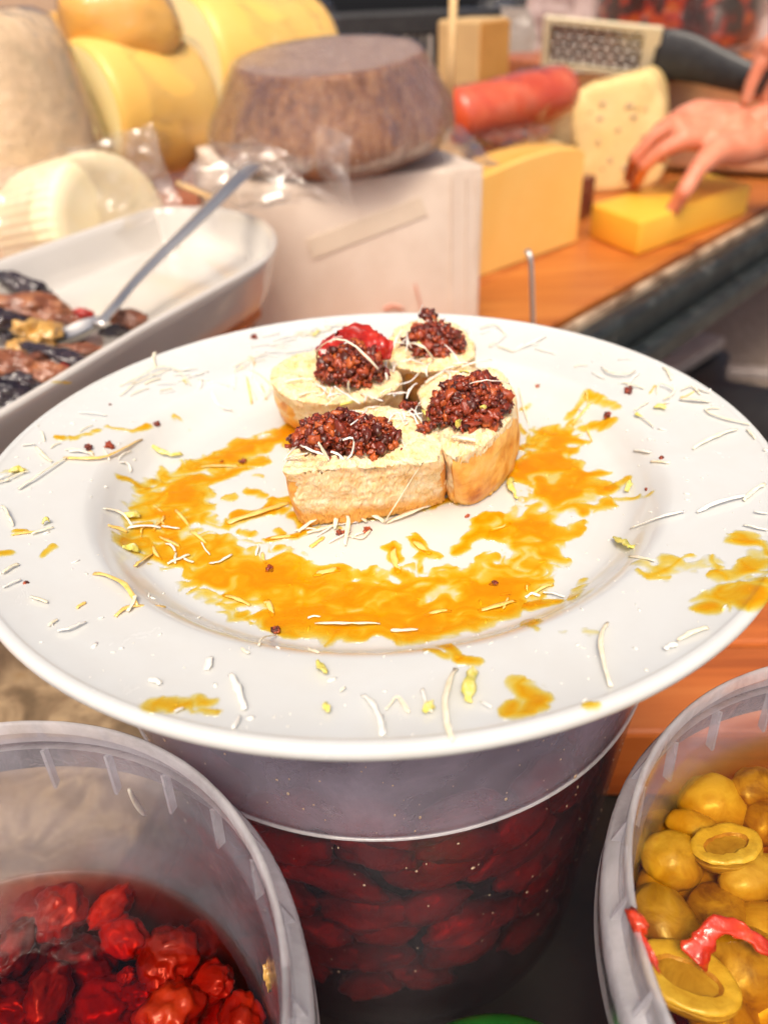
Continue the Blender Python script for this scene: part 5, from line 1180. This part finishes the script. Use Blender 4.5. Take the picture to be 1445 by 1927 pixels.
def gbox(nm, u0, u1, h0, h1, o0, o1, m):
    V = [gp(u, h, o) for o in (o0, o1) for h in (h0, h1) for u in (u0, u1)]
    obj(nm, V, [(0, 1, 3, 2), (6, 7, 5, 4), (0, 4, 5, 1), (1, 5, 7, 3), (3, 7, 6, 2), (2, 6, 4, 0)], m, gr, smooth=False)
gh = .042
gbox('frame', 0, Lg, gh - .009, gh, -.006, .006, m_cream); gbox('frame', 0, Lg, -gh, -gh + .009, -.006, .006, m_cream); gbox('frame', 0, .013, -gh + .009, gh - .009, -.006, .006, m_cream); gbox('frame', Lg - .028, Lg, -gh + .009, gh - .009, -.006, .006, m_cream)
gbox('blade', .012, Lg - .027, -gh + .008, gh - .008, -.0012, .0012, m_mesh)
pts = [(u, h) for u in np.linspace(.022, Lg - .04, 16) for h in np.linspace(-gh + .016, gh - .016, 5)]
parts = []
for i, (u, h) in enumerate(pts): parts.append(blob(gp(u + (i % 2) * .004, h, .0016), (.0036, .002, .0036), 1, .2, 2, i))
parts2 = [blob(gp(u + (i % 2) * .004, h, -.0016), (.0036, .002, .0036), 1, .2, 2, i) for i, (u, h) in enumerate(pts)]
o = obj('teeth', *join(parts + parts2), m_steel, gr, kind='stuff')
he = Y(1440, 158, 1.46); hv = spline([gp(Lg - .005, 0), gp(Lg + .05, -.001), gp(Lg + .05, -.001) * .45 + he * .55, he], 12); v, f = tube(hv, .011, 20, True, [.038, .040, .040, .038, .036, .033, .03, .028, .026, .024, .022, .02]); obj('handle', v, f, m_black, gr); base_at(gr, tuple(gp(Lg / 2, -gh)))
jp = Y(1265, 75, 2.05); jr = empty('glass_jar', label='large jar of red and black peppers at the top right', cat='jar')
v, f = revolve([(.001, .01), (.165, .01), (.175, .03), (.178, .24), (.16, .28)], 60, (jp[0], jp[1], jp[2] - .02)); obj('contents', v, f, m_jar, jr)
v, f = revolve([(.001, .0), (.17, .0), (.184, .02), (.186, .25), (.165, .3)], 60, (jp[0], jp[1], jp[2] - .022)); obj('glass', v, f, m_film, jr); base_at(jr, (jp[0], jp[1], jp[2] - .022))
sh = Y(1380, 88, 2.0); v, f = rbox((sh[0], sh[1] + .13, jp[2] - .042), (1.0, .55, .036), rot(.35), .004); obj('rear_shelf', v, f, m_board, kind='structure', label='orange wooden shelf under the jar', smooth=False)
V, F = crumple([Y(905, 140, 1.75), Y(1015, 130, 1.75), Y(1120, -40, 1.85), Y(900, -40, 1.8)], 40, 40, .05, 12, 3, .05); obj('plastic_bag', V, F, m_film, label='crumpled clear plastic bag behind the aged wedge', cat='bag')
V, F = crumple([Y(1000, 150, 2.3), Y(1500, 150, 2.3), Y(1500, -60, 2.45), Y(1000, -60, 2.4)], 40, 30, .06, 10, 9, .02); obj('paper_sheet', V, F, P('grey_paper', [(.3, (.32, .22, .2)), (.7, (.45, .34, .31))], 8, .7), label='greyish crumpled sheet behind the jar', cat='sheet')

# steel pin behind the plate
q = spline([Y(1003, 640, .52), Y(1001, 560, .52), Y(999, 500, .52), Y(995, 476, .522), Y(991, 474, .53)], 20); v, f = tube(q, .0018, 10); obj('steel_pin', v, f, m_steel, label='thin steel pin with a bent tip standing behind the plate', cat='pin')
# things beneath the counter edge
def bar3(p, q, w_, h_): 
    p, q = np.array(p), np.array(q); d3 = q - p; L3 = np.linalg.norm(d3); a3 = math.atan2(d3[1], d3[0]); v, f = rbox((p + q) / 2, (L3, w_, h_), rot(a3), .004); return v, f
v, f = bar3(Z(1080, 585, -.45), Z(1260, 680, -.45), .05, .03); obj('frame_bar', v, f, m_greybar, label='pale grey bar sloping down behind the plate at right', cat='bar', group='grey stand bars below the counter')
v, f = bar3(Z(1180, 740, -.42), Z(1340, 640, -.42), .06, .03); obj('frame_bar', v, f, m_greybar, label='pale grey bar crossing towards the black bin', cat='bar', group='grey stand bars below the counter')
v, f = bar3(Z(1365, 697, -.40), Z(1600, 712, -.40), .03, .02); obj('frame_bar', v, f, m_greybar, label='thin grey bar at the right picture edge', cat='bar', group='grey stand bars below the counter')
bn = empty('black_bin', label='black open bin on the ground right of the plate', cat='bin')
bpoly = [Z(x, y, -.45)[:2] for x, y in ((1190, 760), (1296, 648), (1372, 672), (1366, 722), (1500, 745), (1560, 900), (1230, 900))]
v, f = prism(bpoly, GZ, -.46, .01, 2); obj('body', v, f, m_black, bn)
cb_ = np.mean(bpoly, 0); rimp = [cb_ + (q - cb_) * 1.04 for q in bpoly]; v, f = prism(rimp, -.459, -.44, .006, 2); obj('rim', v, f, m_black, bn); bp = cb_
base_at(bn, (bp[0], bp[1], GZ))

# ------------------------------------------------------------------ the seller's hands
per = empty('person', label='bare hands reaching in from the right, one pressing the yellow cheese block', cat='person')
HY = 1.20
def capsule(p, q, r0, r1, n=16):
    p, q = np.array(p), np.array(q); d3 = q - p; L3 = np.linalg.norm(d3); d3 = d3 / L3
    path = [p - d3 * r0 * math.cos(a) for a in (0, .5, 1.0)] + [p, p + (q - p) * .5, q] + [q + d3 * r1 * math.cos(a) for a in (1.0, .5, 0)]
    rr = [max(.0004, r0 * math.sin(a)) for a in (0.02, .5, 1.0)] + [r0, (r0 + r1) / 2, r1] + [max(.0004, r1 * math.sin(a)) for a in (1.0, .5, .02)]
    return tube(path, rr, n)
def hand(name, chains, vox=.0028):
    parts = []
    for ch in chains:
        for (p, r0), (q, r1) in zip(ch[:-1], ch[1:]): parts.append(capsule(p, q, r0 * 1.13, r1 * 1.13))
    o = obj(name, *join(parts), m_skin, per)
    m1 = o.modifiers.new('r', 'REMESH'); m1.mode = 'VOXEL'; m1.voxel_size = vox; m1.use_smooth_shade = True
    m2 = o.modifiers.new('s', 'SMOOTH'); m2.factor = .5; m2.iterations = 5
    return o
BTZ = .046
idx_tip, mid_tip, th_tip = Z(1192, 350, BTZ + .006), Z(1182, 336, BTZ + .004), Z(1264, 396, BTZ - .002)
yk = 1.22
def h(x, y, yy): return Y(x, y, yy)
kn_i, kn_m, kn_r, kn_l = h(1285, 262, 1.16), h(1270, 235, 1.19), h(1285, 218, 1.22), h(1310, 205, 1.24)
wr0, wr1 = h(1430, 265, 1.20), h(1520, 250, 1.19)
chains = [
    [(idx_tip, .0075), (h(1212, 312, 1.17), .0088), (h(1245, 283, 1.16), .0098), (kn_i, .0125), (h(1360, 262, 1.18), .017), (wr0, .024)],
    [(mid_tip, .0072), (h(1196, 296, 1.20), .0088), (h(1232, 255, 1.195), .0100), (kn_m, .0130), (h(1350, 240, 1.20), .018), (wr0, .024)],
    [(h(1215, 312, 1.235), .007), (h(1215, 285, 1.235), .0085), (h(1240, 245, 1.225), .0098), (kn_r, .0125), (h(1355, 225, 1.22), .018), (wr0, .024)],
    [(h(1245, 300, 1.255), .006), (h(1250, 265, 1.255), .0075), (h(1275, 228, 1.25), .0088), (kn_l, .0115), (h(1370, 218, 1.23), .016), (wr0, .022)],
    [(th_tip, .0085), (h(1285, 362, 1.085), .0098), (h(1312, 318, 1.10), .0108), (h(1345, 285, 1.135), .0165), (h(1395, 278, 1.17), .022), (wr0, .024)],
    [(kn_i, .0115), (kn_m, .012), (kn_r, .012), (kn_l, .011)], [(h(1335, 262, 1.17), .016), (h(1335, 228, 1.21), .016)], [(h(1375, 262, 1.18), .022), (h(1380, 236, 1.20), .022)],
    [(wr0, .0265), (h(1450, 245, 1.20), .027), (wr1, .029), (h(1640, 240, 1.17), .034)], [(h(1425, 225, 1.21), .018), (h(1520, 215, 1.2), .022)],
]
hd_ = hand('hand', chains)
tn = th_tip + np.array([-.004, -.0055, .0042]); v, f = blob(tn, (.0052, .0036, .0045), 2, .05, 1, 1, rot(.4)); obj('nail', v, f, m_nail, hd_)
hy = 1.44
g = lambda x, y, yy=hy: Y(x, y, yy)
chains = [[(g(1402, 192), .008), (g(1412, 160), .0095), (g(1428, 125), .0105), (g(1455, 90), .014)], [(g(1418, 180, 1.47), .008), (g(1428, 145, 1.47), .0095), (g(1445, 110, 1.47), .0105), (g(1470, 85, 1.46), .014)],
          [(g(1395, 170, 1.50), .008), (g(1405, 135, 1.5), .0095), (g(1430, 105, 1.49), .011), (g(1465, 78, 1.48), .014)], [(g(1455, 90), .02), (g(1500, 60), .026), (g(1560, 20), .03)], [(g(1470, 85, 1.46), .02), (g(1500, 60), .026)],
          [(g(1440, 190, 1.46), .009), (g(1455, 150, 1.46), .0105), (g(1480, 105, 1.46), .014), (g(1500, 60), .024)]]
hand('hand', chains)
base_at(per, tuple(Y(1520, 250, 1.19)))
